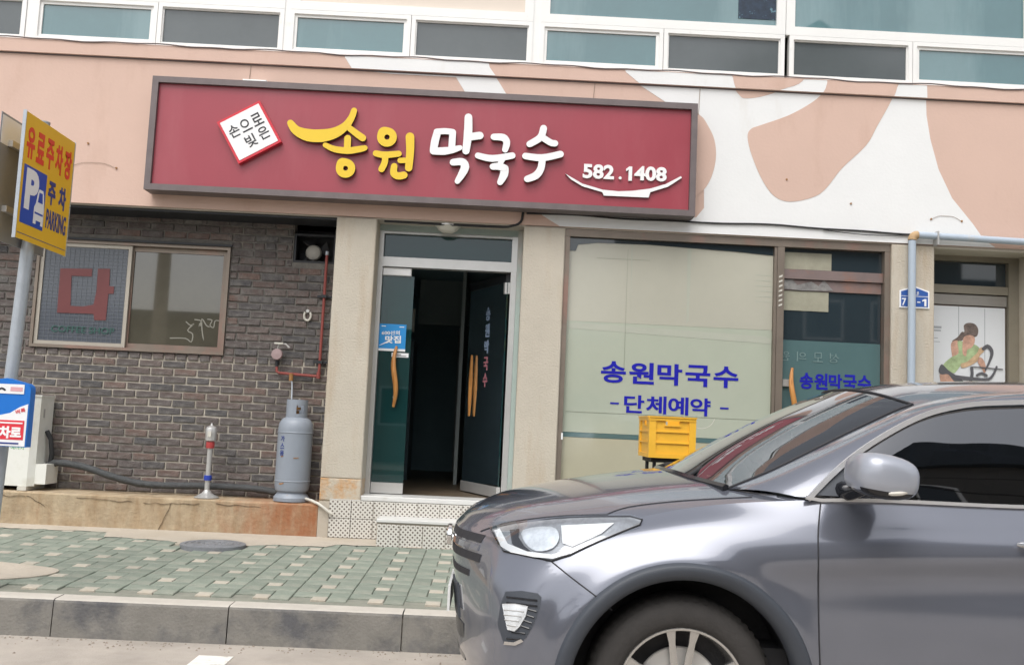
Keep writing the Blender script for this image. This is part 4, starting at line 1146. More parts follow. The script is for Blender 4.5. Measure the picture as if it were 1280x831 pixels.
# ---- right recess with the poster door
rr_ = thing('recessed_door', 'bronze framed door with a white fitness poster in the right hand recess', 'door', (4.55, 0.35, 0.6))
ry = 0.35
MB().box(4.058, 5.028, 0.02, 0.9, 3.240, 3.255).build('recess_soffit', mat('recess_soffit_paint', (0.50, 0.46, 0.38), 0.8, 0.06, 2), bld)
mb = MB()
mb.box(4.058, 4.10, ry - 0.03, ry + 0.08, 0.3, 3.19); mb.box(4.93, 5.028, ry - 0.03, ry + 0.08, 0.3, 3.19)
mb.box(4.10, 4.93, ry - 0.02, ry + 0.07, 2.875, 2.955); mb.box(4.058, 5.028, ry - 0.03, ry + 0.08, 3.1905, 3.24)
mb.build('frame', mat('olive_bronze', (0.25, 0.225, 0.175), 0.5, 0.1, 3, metal=0.3), rr_)
MB().box(4.10, 4.93, ry + 0.03, ry + 0.04, 2.956, 3.189).build('transom_pane', dark_glass, rr_)
MB().box(4.105, 4.925, ry + 0.0, ry + 0.05, 2.765, 2.865).build('top_rail', mat('grey_rail', (0.34, 0.32, 0.29), 0.4, 0.1, 3, metal=0.5), rr_)
MB().box(4.105, 4.925, ry + 0.02, ry + 0.045, 0.6, 2.760).build('door_leaf', bronze, rr_)
PY = ry + 0.016
MB().box(4.11, 4.915, PY, PY + 0.003, 1.2, 2.752).build('poster_sheet', poster_m, rr_, label='white poster of a woman on an exercise bike')
def pflat(name, pts, m_, lv, sm=0):
    if sm: pts = smooth_closed(pts, sm)
    y = PY - 0.0012 * lv
    return MB().prism(pts, y, y + 0.0008).build(name, m_, rr_)
mb = MB(); mb.box(4.46, 4.466, PY - 0.001, PY - 0.0004, 2.30, 2.75); mb.box(4.715, 4.721, PY - 0.001, PY - 0.0004, 2.05, 2.74); mb.build('printed_line', line_grey, rr_)
pflat('printed_hair', [(4.519,2.506),(4.513,2.567),(4.555,2.595),(4.617,2.588),(4.653,2.543),(4.648,2.481),(4.617,2.459),(4.544,2.455),(4.482,2.411),(4.426,2.398),(4.400,2.412),(4.451,2.451),(4.493,2.504)], hair_m, 1, 3)
pflat('printed_arm', [(4.400,2.402),(4.451,2.420),(4.474,2.359),(4.462,2.276),(4.472,2.195),(4.447,2.153),(4.411,2.202),(4.395,2.294),(4.387,2.365)], skin_m, 2, 3)
pflat('printed_body', [(4.451,2.410),(4.524,2.403),(4.555,2.373),(4.617,2.387),(4.669,2.348),(4.658,2.286),(4.607,2.222),(4.503,2.196),(4.442,2.122),(4.411,2.100),(4.359,2.128),(4.313,2.177),(4.390,2.253),(4.462,2.297)], green_top, 3, 3)
pflat('printed_face', [(4.513,2.454),(4.555,2.476),(4.612,2.464),(4.617,2.407),(4.586,2.354),(4.545,2.332),(4.534,2.270),(4.503,2.289),(4.498,2.371),(4.503,2.422)], skin_m, 4, 3)
pflat('printed_arm', [(4.483,2.195),(4.545,2.219),(4.638,2.305),(4.658,2.347),(4.694,2.365),(4.710,2.329),(4.669,2.286),(4.638,2.223),(4.555,2.173),(4.493,2.155)], mat('printed_skin_light', (0.52, 0.36, 0.22), 0.5, 0.35, 16), 5, 3)
pflat('printed_arm', [(4.658,2.265),(4.700,2.247),(4.730,2.156),(4.710,2.114),(4.689,2.154),(4.648,2.213)], skin_m, 5, 3)
pflat('printed_leg', [(4.282,2.094),(4.339,2.107),(4.411,2.079),(4.447,2.030),(4.442,1.887),(4.329,1.882),(4.288,2.002)], skin_m, 4, 3)
pflat('printed_shorts', [(4.297,2.182),(4.359,2.128),(4.421,2.090),(4.504,2.033),(4.483,2.006),(4.411,2.028),(4.359,2.087),(4.287,2.084),(4.267,2.124)], grey_print, 5, 3)
def pstroke(pts, w, lv):
    mb = MB(); y = PY - 0.0012 * lv; mb.stroke(pts, w, y + 0.0008, y); mb.build('printed_handlebar', grey_print, rr_)
pstroke([(4.700,2.349),(4.741,2.377),(4.777,2.343),(4.782,2.292),(4.751,2.208),(4.720,2.145)], [0.03, 0.036, 0.036, 0.03, 0.02, 0.015], 7)
pstroke([(4.421,2.070),(4.514,2.059),(4.638,2.054),(4.751,2.059),(4.803,2.118),(4.829,2.181)], [0.03, 0.035, 0.028, 0.026, 0.022, 0.02], 8)
pstroke([(4.586,2.159),(4.591,2.098),(4.576,2.026)], 0.03, 7)
pstroke([(4.596,2.170),(4.720,2.166),(4.885,2.158)], 0.011, 9)
pstroke([(4.638,2.090),(4.679,2.112),(4.730,2.094)], 0.024, 9)
mb = MB()
for a, b, c_, d in ((4.06, 4.23, 2.50, 2.515), (4.13, 4.235, 2.528, 2.55), (4.06, 4.2, 2.43, 2.437), (4.06, 4.22, 2.395, 2.401), (4.06, 4.15, 2.28, 2.286)):
    mb.box(max(a + 0.06, 4.115), b + 0.06, PY - 0.001, PY - 0.0004, c_, d)
mb.build('printed_caption', line_grey, rr_)

# address plate
ap = thing('address_plate', 'blue house number plate reading 7 and 1 behind the downpipe', 'sign', (3.864, -0.01, 2.66))
pent = lambda i: [(3.724 + i, 2.660 + i), (4.004 - i, 2.660 + i), (4.004 - i, 2.822 - i * 0.7), (3.864, 2.868 - i), (3.724 + i, 2.822 - i * 0.7)]
MB().prism(pent(0), -0.012, -0.001).build('border', white_face, ap)
MB().prism(pent(0.014), -0.015, -0.0122).build('face', plate_blue, ap)
mb = MB().box(3.738, 3.99, -0.0165, -0.0152, 2.768, 2.773); mb.box(3.865, 3.90, -0.0165, -0.0152, 2.782, 2.786); mb.build('rule', white_face, ap)
text('number', '7', (3.765, -0.0165, 2.715), 0.042, 0.068, white_face, ap, 0.015, 0.002)
MB().box(3.888, 3.918, -0.0175, -0.0152, 2.712, 2.722).build('number', white_face, ap)
MB().prism([(3.955, 2.681), (3.974, 2.681), (3.974, 2.749), (3.958, 2.749), (3.934, 2.736), (3.937, 2.724), (3.955, 2.732)], -0.0175, -0.0152).build('number', white_face, ap)
text('lettering', '로', (3.893, -0.0165, 2.803), 0.024, 0.022, white_face, ap, 0.02, 0.002)

# downpipe
dp = thing('downpipe', 'pale blue drain pipe with tan elbow running down the right pillar', 'pipe', (3.82, -0.06, 0.3))
MB().cyl((3.818, -0.06, 0.31), (3.818, -0.06, 3.285), 0.034, n=20).build('vertical_pipe', down_blue, dp, True)
pts = [(3.818 + 0.05 * (1 - math.cos(a)), -0.06, 3.29 + 0.05 * math.sin(a)) for a in [i * PI / 16 for i in range(9)]]
MB().tube(pts, 0.039, 14).build('elbow', elbow_rust, dp, True)
MB().cyl((3.872, -0.06, 3.34), (8.0, -0.06, 3.275), 0.032, n=20).build('horizontal_pipe', down_blue, dp, True)
MB().box(4.04, 4.055, -0.10, -0.003, 3.25, 3.38).build('clamp', steel, dp)
MB().box(3.775, 3.86, -0.10, -0.003, 1.25, 1.27).build('clamp', steel, dp)

# cable along the beam
pts = []
x_ = 0.22
while x_ < 8.5:
    pts.append((x_, -0.014 - (0.0 if x_ > 1.8 else 0.0), 3.372 - 0.0105 * max(x_ - 2.6, 0) + 0.006 * math.sin(x_ * 3.1) - 0.004 * math.sin(x_ * 7))); x_ += 0.08
o = MB().tube(pts, 0.0085, 6).build('black_cable', black_rubber, None, True); tag(o, 'black cable strung along the white band under the red signboard', 'cable')
pts = [(3.0 + i * 0.1, -0.02, 3.355 - 0.03 * math.sin(PI * i / 9)) for i in range(10)]
o = MB().tube(pts, 0.004, 6).build('loose_wire', black_rubber, None, True); tag(o, 'thin loose wire sagging below the black cable near the downpipe', 'cable')
pts = [(0.19, -0.012, 3.42), (0.185, -0.015, 3.35), (0.17, -0.012, 3.29), (0.10, 0.01, 3.255), (-0.1, 0.05, 3.245), (-1.1, 0.05, 3.248)]
o = MB().tube(smooth_open(pts, 4), 0.012, 6).build('black_wire', black_rubber, None, True); tag(o, 'black wire dropping from the signboard to the top of the glass door', 'cable')
# hairline joints and old scars on the band
for (xa, za, zb) in ((-2.44, 4.45, 4.66), (0.80, 4.45, 4.66), (1.80, 4.40, 4.66)):
    P = jag((xa, za), (xa + 0.012, zb), 7, 0.004, rnd)
    mb = MB(); mb.stroke(P, 0.005, -0.006, -0.008, smooth=1); mb.build('hairline_joint', mat('joint_dirt', (0.30, 0.23, 0.18), 0.9, 0.1, 9) if 'joint_dirt' not in MATS else MATS['joint_dirt'], bld)
for (xa, zc_, w_) in ((-3.81, 3.615, 0.42), (4.16, 3.51, 0.30)):
    P = [(xa - w_ / 2, zc_ - 0.01), (xa - w_ / 4, zc_ + 0.03), (xa, zc_ + 0.035), (xa + w_ / 4, zc_ + 0.03), (xa + w_ / 2, zc_ - 0.01)]
    mb = MB(); mb.stroke(P, 0.0035, -0.006, -0.0075, smooth=3); mb.build('old_scar', MATS['joint_dirt'], bld)
# rusty bolts and old anchor marks on the band
for (x_, z_) in ((4.02, 3.51), (4.31, 3.505), (-3.88, 3.83), (-2.55, 3.6), (-3.6, 3.61), (-4.02, 3.61), (3.26, 3.62), (2.65, 3.82)):
    if abs(x_ + 2.55) < 0.01: continue
    MB().cyl((x_, -0.001, z_), (x_, -0.012, z_), 0.009, n=8).build('anchor_bolt', rust, bld)

# ================================================================== SIGNBOARD
sg = thing('signboard', 'long red signboard with yellow and white Hangul letters above the shop door', 'sign', (-0.75, -0.1, 3.38))
sx0, sx1, sz0, sz1, sy = -3.262, 1.756, 3.381, 4.440, -0.20
mb = MB(); frame_rect(mb, sx0, sx1, sz0, sz1, 0.056, sy, -0.012)
mb.build('frame', sign_frame_m, sg)
MB().box(sx0 + 0.057, sx1 - 0.057, sy + 0.035, sy + 0.045, sz0 + 0.057, sz1 - 0.057).build('panel', sign_red, sg)
SF = sy + 0.035
# seams of the lower frame and small lamp box on top
o = MB().bbox(-2.46, -2.24, -0.14, -0.04, 4.4415, 4.475).build('light_box', pvc, None); tag(o, 'small white box sitting on top of the red signboard', 'box')
LY0, LY1 = SF - 0.002, SF - 0.050
def letter(strokes, face, name='letter', label=None):
    mb = MB(); back = MB()
    for k, (pts, w) in enumerate(strokes):
        e = 0.0006 * (k % 4)
        mb.stroke(pts, w, LY0, LY1 - e, 0, 1, smooth=4)
    return mb.build(name, [face, edge_dark], sg, label=label)
K = 1 / 4.267 / 136.0          # zoomed pixels to metres
def S1(*a): return a
letter([([(-1.975,4.057),(-1.916,3.990),(-1.811,3.953),(-1.683,3.953),(-1.565,3.987),(-1.475,4.053),(-1.424,4.135),(-1.404,4.203)], [0.060, 0.085, 0.115, 0.12, 0.10, 0.075, 0.06, 0.055]),
        ([(-1.437,4.038),(-1.369,3.989),(-1.310,3.951)], [0.055, 0.062, 0.064]),
        ([(-1.446,3.941),(-1.444,3.857)], 0.062),
        ([(-1.646,3.867),(-1.556,3.833),(-1.436,3.826),(-1.334,3.845),(-1.284,3.858)], [0.045, 0.058, 0.062, 0.06, 0.05])], yellow_face, label='yellow Hangul 송 with a long swept stroke')
def ring(cx, cz_, ro, ri, face, bump=0.0, label=None):
    mb = MB(); n = 36; P = []
    for k in range(n):
        a = 2 * PI * k / n
        r_ = ro * (1 + (bump * max(0, math.cos(a - 2.2)) ** 8))
        P.append((a, r_))
    vs = []
    for (y, which) in ((LY1 - 0.0011, 'o'), (LY1 - 0.0011, 'i'), (LY0, 'o'), (LY0, 'i')):
        for a, r_ in P:
            q = r_ if which == 'o' else ri
            vs.append((cx + q * math.cos(a), y, cz_ + q * math.sin(a)))
    f0 = []; f1 = []
    for k in range(n):
        j = (k + 1) % n
        f0.append((k, n + k, n + j, j)[::-1]); f1.append((k, j, 2 * n + j, 2 * n + k)[::-1]); f1.append((n + k, 3 * n + k, 3 * n + j, n + j)[::-1])
    mb.add(vs, f0, 0)
    b = len(mb.f); mb.f += f1; mb.m += [1] * len(f1)
    return mb.build('letter', [face, edge_dark], sg, label=label)
(rx, rz), = [(-1.448,3.661)]
ring(rx, rz, 0.088, 0.022, yellow_face, 0.18)
(rx, rz), = [(-1.089,3.970)]
ring(rx, rz, 0.090, 0.024, yellow_face, 0.15)
letter([([(-1.182,3.814),(-1.101,3.804),(-0.974,3.821)], [0.056, 0.062, 0.056]),
        ([(-1.095,3.792),(-1.097,3.731),(-1.122,3.670)], 0.058),
        ([(-0.880,3.984),(-0.871,3.848),(-0.876,3.693)], [0.080, 0.072, 0.066]),
        ([(-0.957,3.759),(-0.888,3.763)], 0.05),
        ([(-1.008,3.704),(-1.008,3.639),(-0.966,3.615),(-0.915,3.625)], [0.058, 0.066, 0.068, 0.066])], yellow_face, label='yellow Hangul 원')
letter([([(-0.633,4.037),(-0.651,3.949),(-0.660,3.862)], [0.068, 0.072, 0.066]),
        ([(-0.639,4.045),(-0.565,4.053),(-0.499,4.050)], 0.056),
        ([(-0.493,4.046),(-0.493,3.968),(-0.495,3.892)], 0.062),
        ([(-0.658,3.862),(-0.562,3.867),(-0.481,3.884),(-0.418,3.906)], [0.066, 0.072, 0.062, 0.045])], white_face, label='white Hangul 막')
letter([([(-0.356,4.195),(-0.352,4.038),(-0.363,3.878)], [0.070, 0.078, 0.066]),
        ([(-0.333,4.012),(-0.243,4.029)], 0.070)], white_face)
letter([([(-0.475,3.767),(-0.393,3.775),(-0.364,3.730),(-0.391,3.658),(-0.427,3.593)], [0.062, 0.070, 0.078, 0.068, 0.050])], white_face)
letter([([(-0.115,4.023),(-0.028,4.021),(0.005,3.977),(-0.006,3.909)], [0.060, 0.068, 0.064, 0.056]),
        ([(-0.252,3.841),(-0.117,3.821),(0.062,3.857)], [0.056, 0.064, 0.060]),
        ([(-0.019,3.834),(-0.045,3.776)], 0.05),
        ([(-0.110,3.745),(-0.062,3.750),(-0.011,3.740)], [0.060, 0.066, 0.066]), ([(-0.002,3.732),(-0.006,3.677),(-0.037,3.604)], [0.074, 0.076, 0.056])], white_face, label='white Hangul 국')
letter([([(0.337,4.127),(0.312,4.041),(0.216,3.973)], [0.064, 0.066, 0.060]),
        ([(0.339,4.036),(0.407,3.997),(0.448,3.991)], 0.060),
        ([(0.182,3.859),(0.335,3.850),(0.502,3.893)], [0.060, 0.066, 0.062]),
        ([(0.339,3.842),(0.327,3.747),(0.284,3.682),(0.208,3.646)], [0.062, 0.066, 0.070, 0.060])], white_face, label='white Hangul 수')
mb = MB().prism([(0.556,3.720),(0.716,3.635),(0.904,3.588),(1.049,3.581),(1.173,3.591),(1.337,3.620),(1.480,3.670),(1.619,3.751),(1.628,3.736),(1.502,3.646),(1.342,3.587),(1.327,3.536),(0.916,3.534),(0.901,3.565),(0.717,3.610),(0.612,3.668)], LY0 - 0.022, LY0, 0, 1)
mb.build('bowl_shape', [white_face, edge_dark], sg, label='white bowl shape under the telephone number')
def digit_one(name, x0, x1, z0, z1, y0, y1, parent):
    w = x1 - x0; s_ = w * 0.55
    MB().prism([(x1 - s_, z0), (x1, z0), (x1, z1), (x1 - s_ * 0.85, z1), (x0, z1 - (z1 - z0) * 0.20), (x0 + w * 0.10, z1 - (z1 - z0) * 0.34), (x1 - s_, z1 - (z1 - z0) * 0.22)], y0, y1).build(name, white_face, parent)
(a, b), (c_, d) = [(1.111,3.815),(1.173,3.692)]
digit_one('telephone_number', a, c_ - 0.004, b - 0.129, b + 0.004, LY0 - 0.019, LY0, sg)
for body_, pts in (('582', [(0.716,3.814),(1.004,3.692)]), ('408', [(1.190,3.815),(1.488,3.700)])):
    (a, b), (c_, d) = pts
    text('telephone_number', body_, ((a + c_) / 2, LY0 - 0.010, (b + d) / 2 + 0.003), c_ - a, 0.135, white_face, sg, 0.035, 0.018)
(a, b), = [(1.061,3.707)]
MB().cyl((a, LY0, b), (a, LY0 - 0.02, b), 0.014, n=14).build('telephone_number', white_face, sg)
# tilted white square
sq = [(-2.614,4.017),(-2.258,4.231),(-2.073,3.873),(-2.431,3.691)]
sc = (sum(p[0] for p in sq) / 4, sum(p[1] for p in sq) / 4)
th = math.atan2(sq[1][1] - sq[0][1], sq[1][0] - sq[0][0])
hs = 0.218
def rsq(h): return [(sc[0] + h * (sx_ * math.cos(th) - sz_ * math.sin(th)), sc[1] + h * (sx_ * math.sin(th) + sz_ * math.cos(th))) for sx_, sz_ in ((-1, -1), (1, -1), (1, 1), (-1, 1))]
MB().prism(rsq(hs), LY1 - 0.002, LY0, 0).build('badge', red_edge, sg, label='tilted white square with red edge')
MB().prism(rsq(hs - 0.022), LY1 - 0.0045, LY1 - 0.0023).build('badge_face', white_face, sg)
def rot(a, b): return (sc[0] + a * math.cos(th) - b * math.sin(th), sc[1] + a * math.sin(th) + b * math.cos(th))
for ch, a, b in (('손', -0.115, 0.075), ('으', 0.0, 0.075), ('로', 0.118, 0.075), ('빚', -0.02, -0.075), ('은', 0.115, -0.065)):
    p = rot(a, b - 0.005)
    text('badge_letter', ch, (p[0], LY1 - 0.0055, p[1]), 0.098, 0.115, ink, sg, 0.012, 0.002, rot=th)

# ================================================================== PARKING SIGN ON ITS POST
PX, PYy = -3.075, -2.52
TILT = 0.036
sp = thing('sign_post', 'grey steel sign post on the kerbside pavement at far left', 'post', (PX, PYy, pz(PYy)))
MB().cyl((PX - 0.10, PYy, pz(PYy) - 0.01), (PX, PYy, 3.26), 0.040, n=24).build('pole', galv, sp, True)
MB().lathe([(0.07, 0), (0.07, 0.012), (0.045, 0.03), (0.04, 0.03)], (PX - 0.10, PYy, pz(PYy)), 24).build('base_collar', galv, sp, True)
MB().lathe([(0.042, 0), (0.042, 0.01), (0.0001, 0.02)], (PX, PYy, 3.26), 24).build('cap', galv, sp, True)
pk = thing('parking_sign', 'yellow parking sign with red and blue Korean lettering, angled to the street', 'sign', (-3.003, -2.55, 2.43))
def psheet(name, y0, y1, z0, z1, x, t, m_, parent=pk):
    return MB().box(x - t, x, y0, y1, z0, z1).build(name, m_, parent)
psheet('panel', -2.90, -2.20, 2.428, 3.226, -3.000, 0.004, park_yellow)
psheet('edge_trim', -2.905, -2.9005, 2.423, 3.231, -2.996, 0.022, galv)
psheet('edge_trim', -2.1995, -2.195, 2.423, 3.231, -2.996, 0.022, galv)
psheet('back_channel', -2.80, -2.30, 2.60, 2.64, -3.0045, 0.03, steel); psheet('back_channel', -2.80, -2.30, 3.02, 3.06, -3.0045, 0.03, steel)
fx = -2.9985
def ptext(body_, yc, zc_, w, h, m_, wt=0.02):
    return text('lettering', body_, (fx, yc, zc_), w, h, m_, pk, wt, 0.0015, xdir=(0, 1, 0), ydir=(0, 0, 1))
for k, ch in enumerate('유료주차장'): ptext(ch, -2.81 + k * 0.132, 3.045, 0.105, 0.20, park_red, 0.035)
psheet('blue_square', -2.865, -2.56, 2.53, 2.90, -2.9985, 0.0012, park_blue)
ptext('P', -2.745, 2.755, 0.17, 0.26, white_face, 0.05).location = (0.0012, 0, 0)
mb = MB()
car_poly = [(-2.70, 2.555), (-2.70, 2.66), (-2.68, 2.69), (-2.665, 2.76), (-2.65, 2.785), (-2.60, 2.785), (-2.585, 2.76), (-2.575, 2.69), (-2.57, 2.66), (-2.57, 2.555), (-2.60, 2.555), (-2.60, 2.58), (-2.665, 2.58), (-2.665, 2.555)]
mb.prism(car_poly, -2.9970, -2.9955, ax='x'); mb.build('car_pictogram', white_face, pk)
MB().prism([(-2.66, 2.70), (-2.648, 2.765), (-2.605, 2.765), (-2.595, 2.70)], -2.9955, -2.9948, ax='x').build('pictogram_window', park_blue, pk); MB().box(-2.9955, -2.9948, -2.69, -2.58, 2.62, 2.632).build('pictogram_bumper', park_blue, pk)
for ch, y_ in (('주', -2.475), ('차', -2.32)): ptext(ch, y_, 2.80, 0.105, 0.155, park_dark, 0.04)
ptext('PARKING', -2.38, 2.625, 0.29, 0.13, park_dark, 0.02)
mb = MB(); mb.box(fx - 0.0015, fx, -2.885, -2.215, 2.462, 2.466); mb.build('border_line', park_dark, pk)
p2 = thing('rear_sign_panel', 'grey backed sign panel clamped behind the yellow parking sign', 'sign', (-3.15, -2.55, 2.43))
MB().box(-3.154, -3.150, -2.90, -2.20, 2.415, 3.215).build('panel', alu_back, p2)
for z_ in (2.62, 3.04):
    MB().box(-3.1495, -3.118, -2.80, -2.30, z_ - 0.02, z_ + 0.02).build('channel', steel, p2)
    mb = MB(); mb.lathe([(0.043, -0.018), (0.047, -0.014), (0.047, 0.014), (0.043, 0.018)], (PX, PYy, z_), 24); mb.box(PX - 0.046, PX + 0.036, PYy - 0.06, PYy - 0.042, z_ - 0.014, z_ + 0.014)
    mb.build('clamp', band_blue, sp, True)
MB().box(-3.1495, -3.1475, -2.89, -2.25, 3.02, 3.20).build('pale_upper_strip', paper, p2)

# newspaper box on the post
NBX = -0.028
nb = thing('newspaper_box', 'blue rounded flyer box with red and white label strapped to the sign post', 'box', (-3.09, -2.60, 1.12))
def blue_outline(i=0.0):
    pts = [(-3.215 + i, 1.135 + i), (-2.905 - i, 1.135 + i), (-2.905 - i, 1.49)]
    for k in range(7):
        a = k * PI / 12
        pts.append((-2.905 - i - 0.045 * (1 - math.cos(a)) , 1.49 + 0.045 * math.sin(a)))
    pts += [(-3.06, 1.562 - i), (-3.17, 1.545 - i), (-3.215 + i, 1.50)]
    return pts
mb = MB().prism(blue_outline(), -2.70, -2.635); mb.build('body', blue_plastic, nb)
MB().box(-3.12, -3.06, -2.634, -2.565, 1.2, 1.5).build('bracket', steel, nb)
nf = -2.702
pts_w = [(-3.205, 1.14), (-2.912, 1.14), (-2.912, 1.405), (-2.96, 1.385), (-3.02, 1.345), (-3.10, 1.325), (-3.205, 1.30)]
MB().prism(pts_w, nf - 0.002, nf).build('label_sheet', paper, nb)
MB().box(-3.15, -2.925, nf - 0.0038, nf - 0.0022, 1.18, 1.30).build('label_red', red_print, nb)
text('label_text', '교차로', (-3.04, nf - 0.005, 1.225), 0.205, 0.075, white_face, nb, 0.05, 0.002)
mb = MB(); mb.box(-3.14, -2.935, nf - 0.0052, nf - 0.0040, 1.279, 1.288); mb.build('label_text', white_face, nb)
MB().box(-3.155, -2.945, nf - 0.002, nf, 1.465, 1.525).build('top_label', paper, nb)
mb = MB(); mb.stroke([(-3.125, 1.497), (-3.105, 1.487), (-3.085, 1.497), (-3.065, 1.487)], 0.012, nf - 0.0022, nf - 0.004); mb.build('top_label_print', ink, nb)
mb = MB(); mb.box(-3.03, -2.955, nf - 0.004, nf - 0.0022, 1.482, 1.508); mb.build('top_label_print', mat('pale_pink_print', (0.65, 0.35, 0.38), 0.5, 0.05, 9), nb)
text('label_text', '벼룩', (-2.955, nf - 0.0035, 1.36), 0.06, 0.028, red_print, nb, 0.01, 0.0015, rot=0.3)
mb = MB(); mb.box(-3.14, -2.95, nf - 0.004, nf - 0.0022, 1.152, 1.162); mb.build('label_text', park_dark, nb)

nb.location.x -= 0.004
# ================================================================== YELLOW CRATE ON A STAND
cs = thing('crate_stand', 'dark steel stand under the yellow crate behind the car', 'stand', (1.27, -1.62, pz(-1.6)))
cx0, cx1, cy0, cy1, cz0, cz1 = 1.135, 1.475, -1.83, -1.33, 1.225, 1.525
MB().box(cx0 + 0.03, cx1 - 0.02, cy0 + 0.06, cy1 - 0.03, cz0 - 0.035, cz0 - 0.003).build('tray', black_rubber, cs)
for a in (cx0 + 0.06, cx1 - 0.06):
    for b in (cy0 + 0.10, cy1 - 0.07):
        MB().cyl((a, b, pz(b)), (a, b, cz0 - 0.036), 0.014, n=10).build('leg', black_metal, cs, True)
for z_ in (0.55,):
    mb = MB()
    mb.cyl((cx0 + 0.06, cy0 + 0.10, z_), (cx1 - 0.06, cy0 + 0.10, z_), 0.01, n=8); mb.cyl((cx0 + 0.06, cy1 - 0.07, z_), (cx1 - 0.06, cy1 - 0.07, z_), 0.01, n=8)
    mb.build('crossbar', black_metal, cs, True)
ct = thing('plastic_crate', 'yellow orange plastic crate standing behind the car bonnet before the window', 'crate', (1.30, -1.58, cz0))
T = 0.012
ch = MB()
ch.box(cx0, cx1, cy0, cy1, cz0, cz0 + 0.012)
def wall(mb, a0, a1, fixed, out, axis):
    """one ribbed side: thin sheet, thick rim, base band, corner posts, two ribs and a hand hole"""
    def b(u0, u1, z0, z1, t0, t1, mi=0):
        lo, hi = sorted((fixed + out * t0, fixed + out * t1))
        if axis == 'x': mb.box(u0, u1, lo, hi, z0, z1, mi)
        else: mb.box(lo, hi, u0, u1, z0, z1, mi)
    m_ = (a0 + a1) / 2; zh0, zh1 = cz1 - 0.062, cz1 - 0.032
    b(a0 + 0.05, a1 - 0.05, cz0 + 0.03, zh0, -0.016, -0.010)
    b(a0 + 0.05, m_ - 0.05, zh0, zh1, -0.016, -0.010); b(m_ + 0.05, a1 - 0.05, zh0, zh1, -0.016, -0.010)
    b(a0, a1, zh1, cz1, -0.014, 0.004); b(a0, a1, cz1 - 0.010, cz1, 0.004, 0.010)
    b(a0 + 0.0, a1 - 0.0, cz0 + 0.012, cz0 + 0.03, -0.012, 0.0)
    b(a0, a0 + 0.05, cz0 + 0.03, zh1, -0.014, 0.0); b(a1 - 0.05, a1, cz0 + 0.03, zh1, -0.014, 0.0)
    for zr in (cz0 + 0.105, cz0 + 0.185):
        b(a0 + 0.05, a1 - 0.05, zr, zr + 0.008, -0.010, 0.0)
    b(m_ - 0.06, m_ + 0.06, zh0 - 0.010, zh0, -0.010, 0.0)
wall(ch, cx0, cx1, cy0, -1, 'x'); ch.build('front_side', crate_m, ct)
for nm, args in (('rear_side', (cx0, cx1, cy1, 1, 'x')), ('left_side', (cy0 + 0.015, cy1 - 0.015, cx0, -1, 'y')), ('right_side', (cy0 + 0.015, cy1 - 0.015, cx1, 1, 'y'))):
    mb = MB(); wall(mb, *args); mb.build(nm, crate_m, ct)
ct.rotation_euler = (0, 0, 0)
pts = smooth_open([(cx1, cy0 + 0.02, cz1 - 0.07), (cx1 + 0.05, cy0 + 0.0, cz1 - 0.075), (cx1 + 0.10, cy0 - 0.02, cz1 - 0.05), (cx1 + 0.13, cy0 - 0.02, cz1 + 0.0)], 5)
MB().tube(pts, 0.0018, 6).build('tie_wire', lamp_white, ct, True)
# ================================================================== CAR
YC = -3.98
car = thing('parked_car', 'slate grey sport utility vehicle with chrome window line standing in front of the shop', 'car', (2.2, YC, 0.0))
WF, WRr, WZ = 0.803, 3.585, 0.378
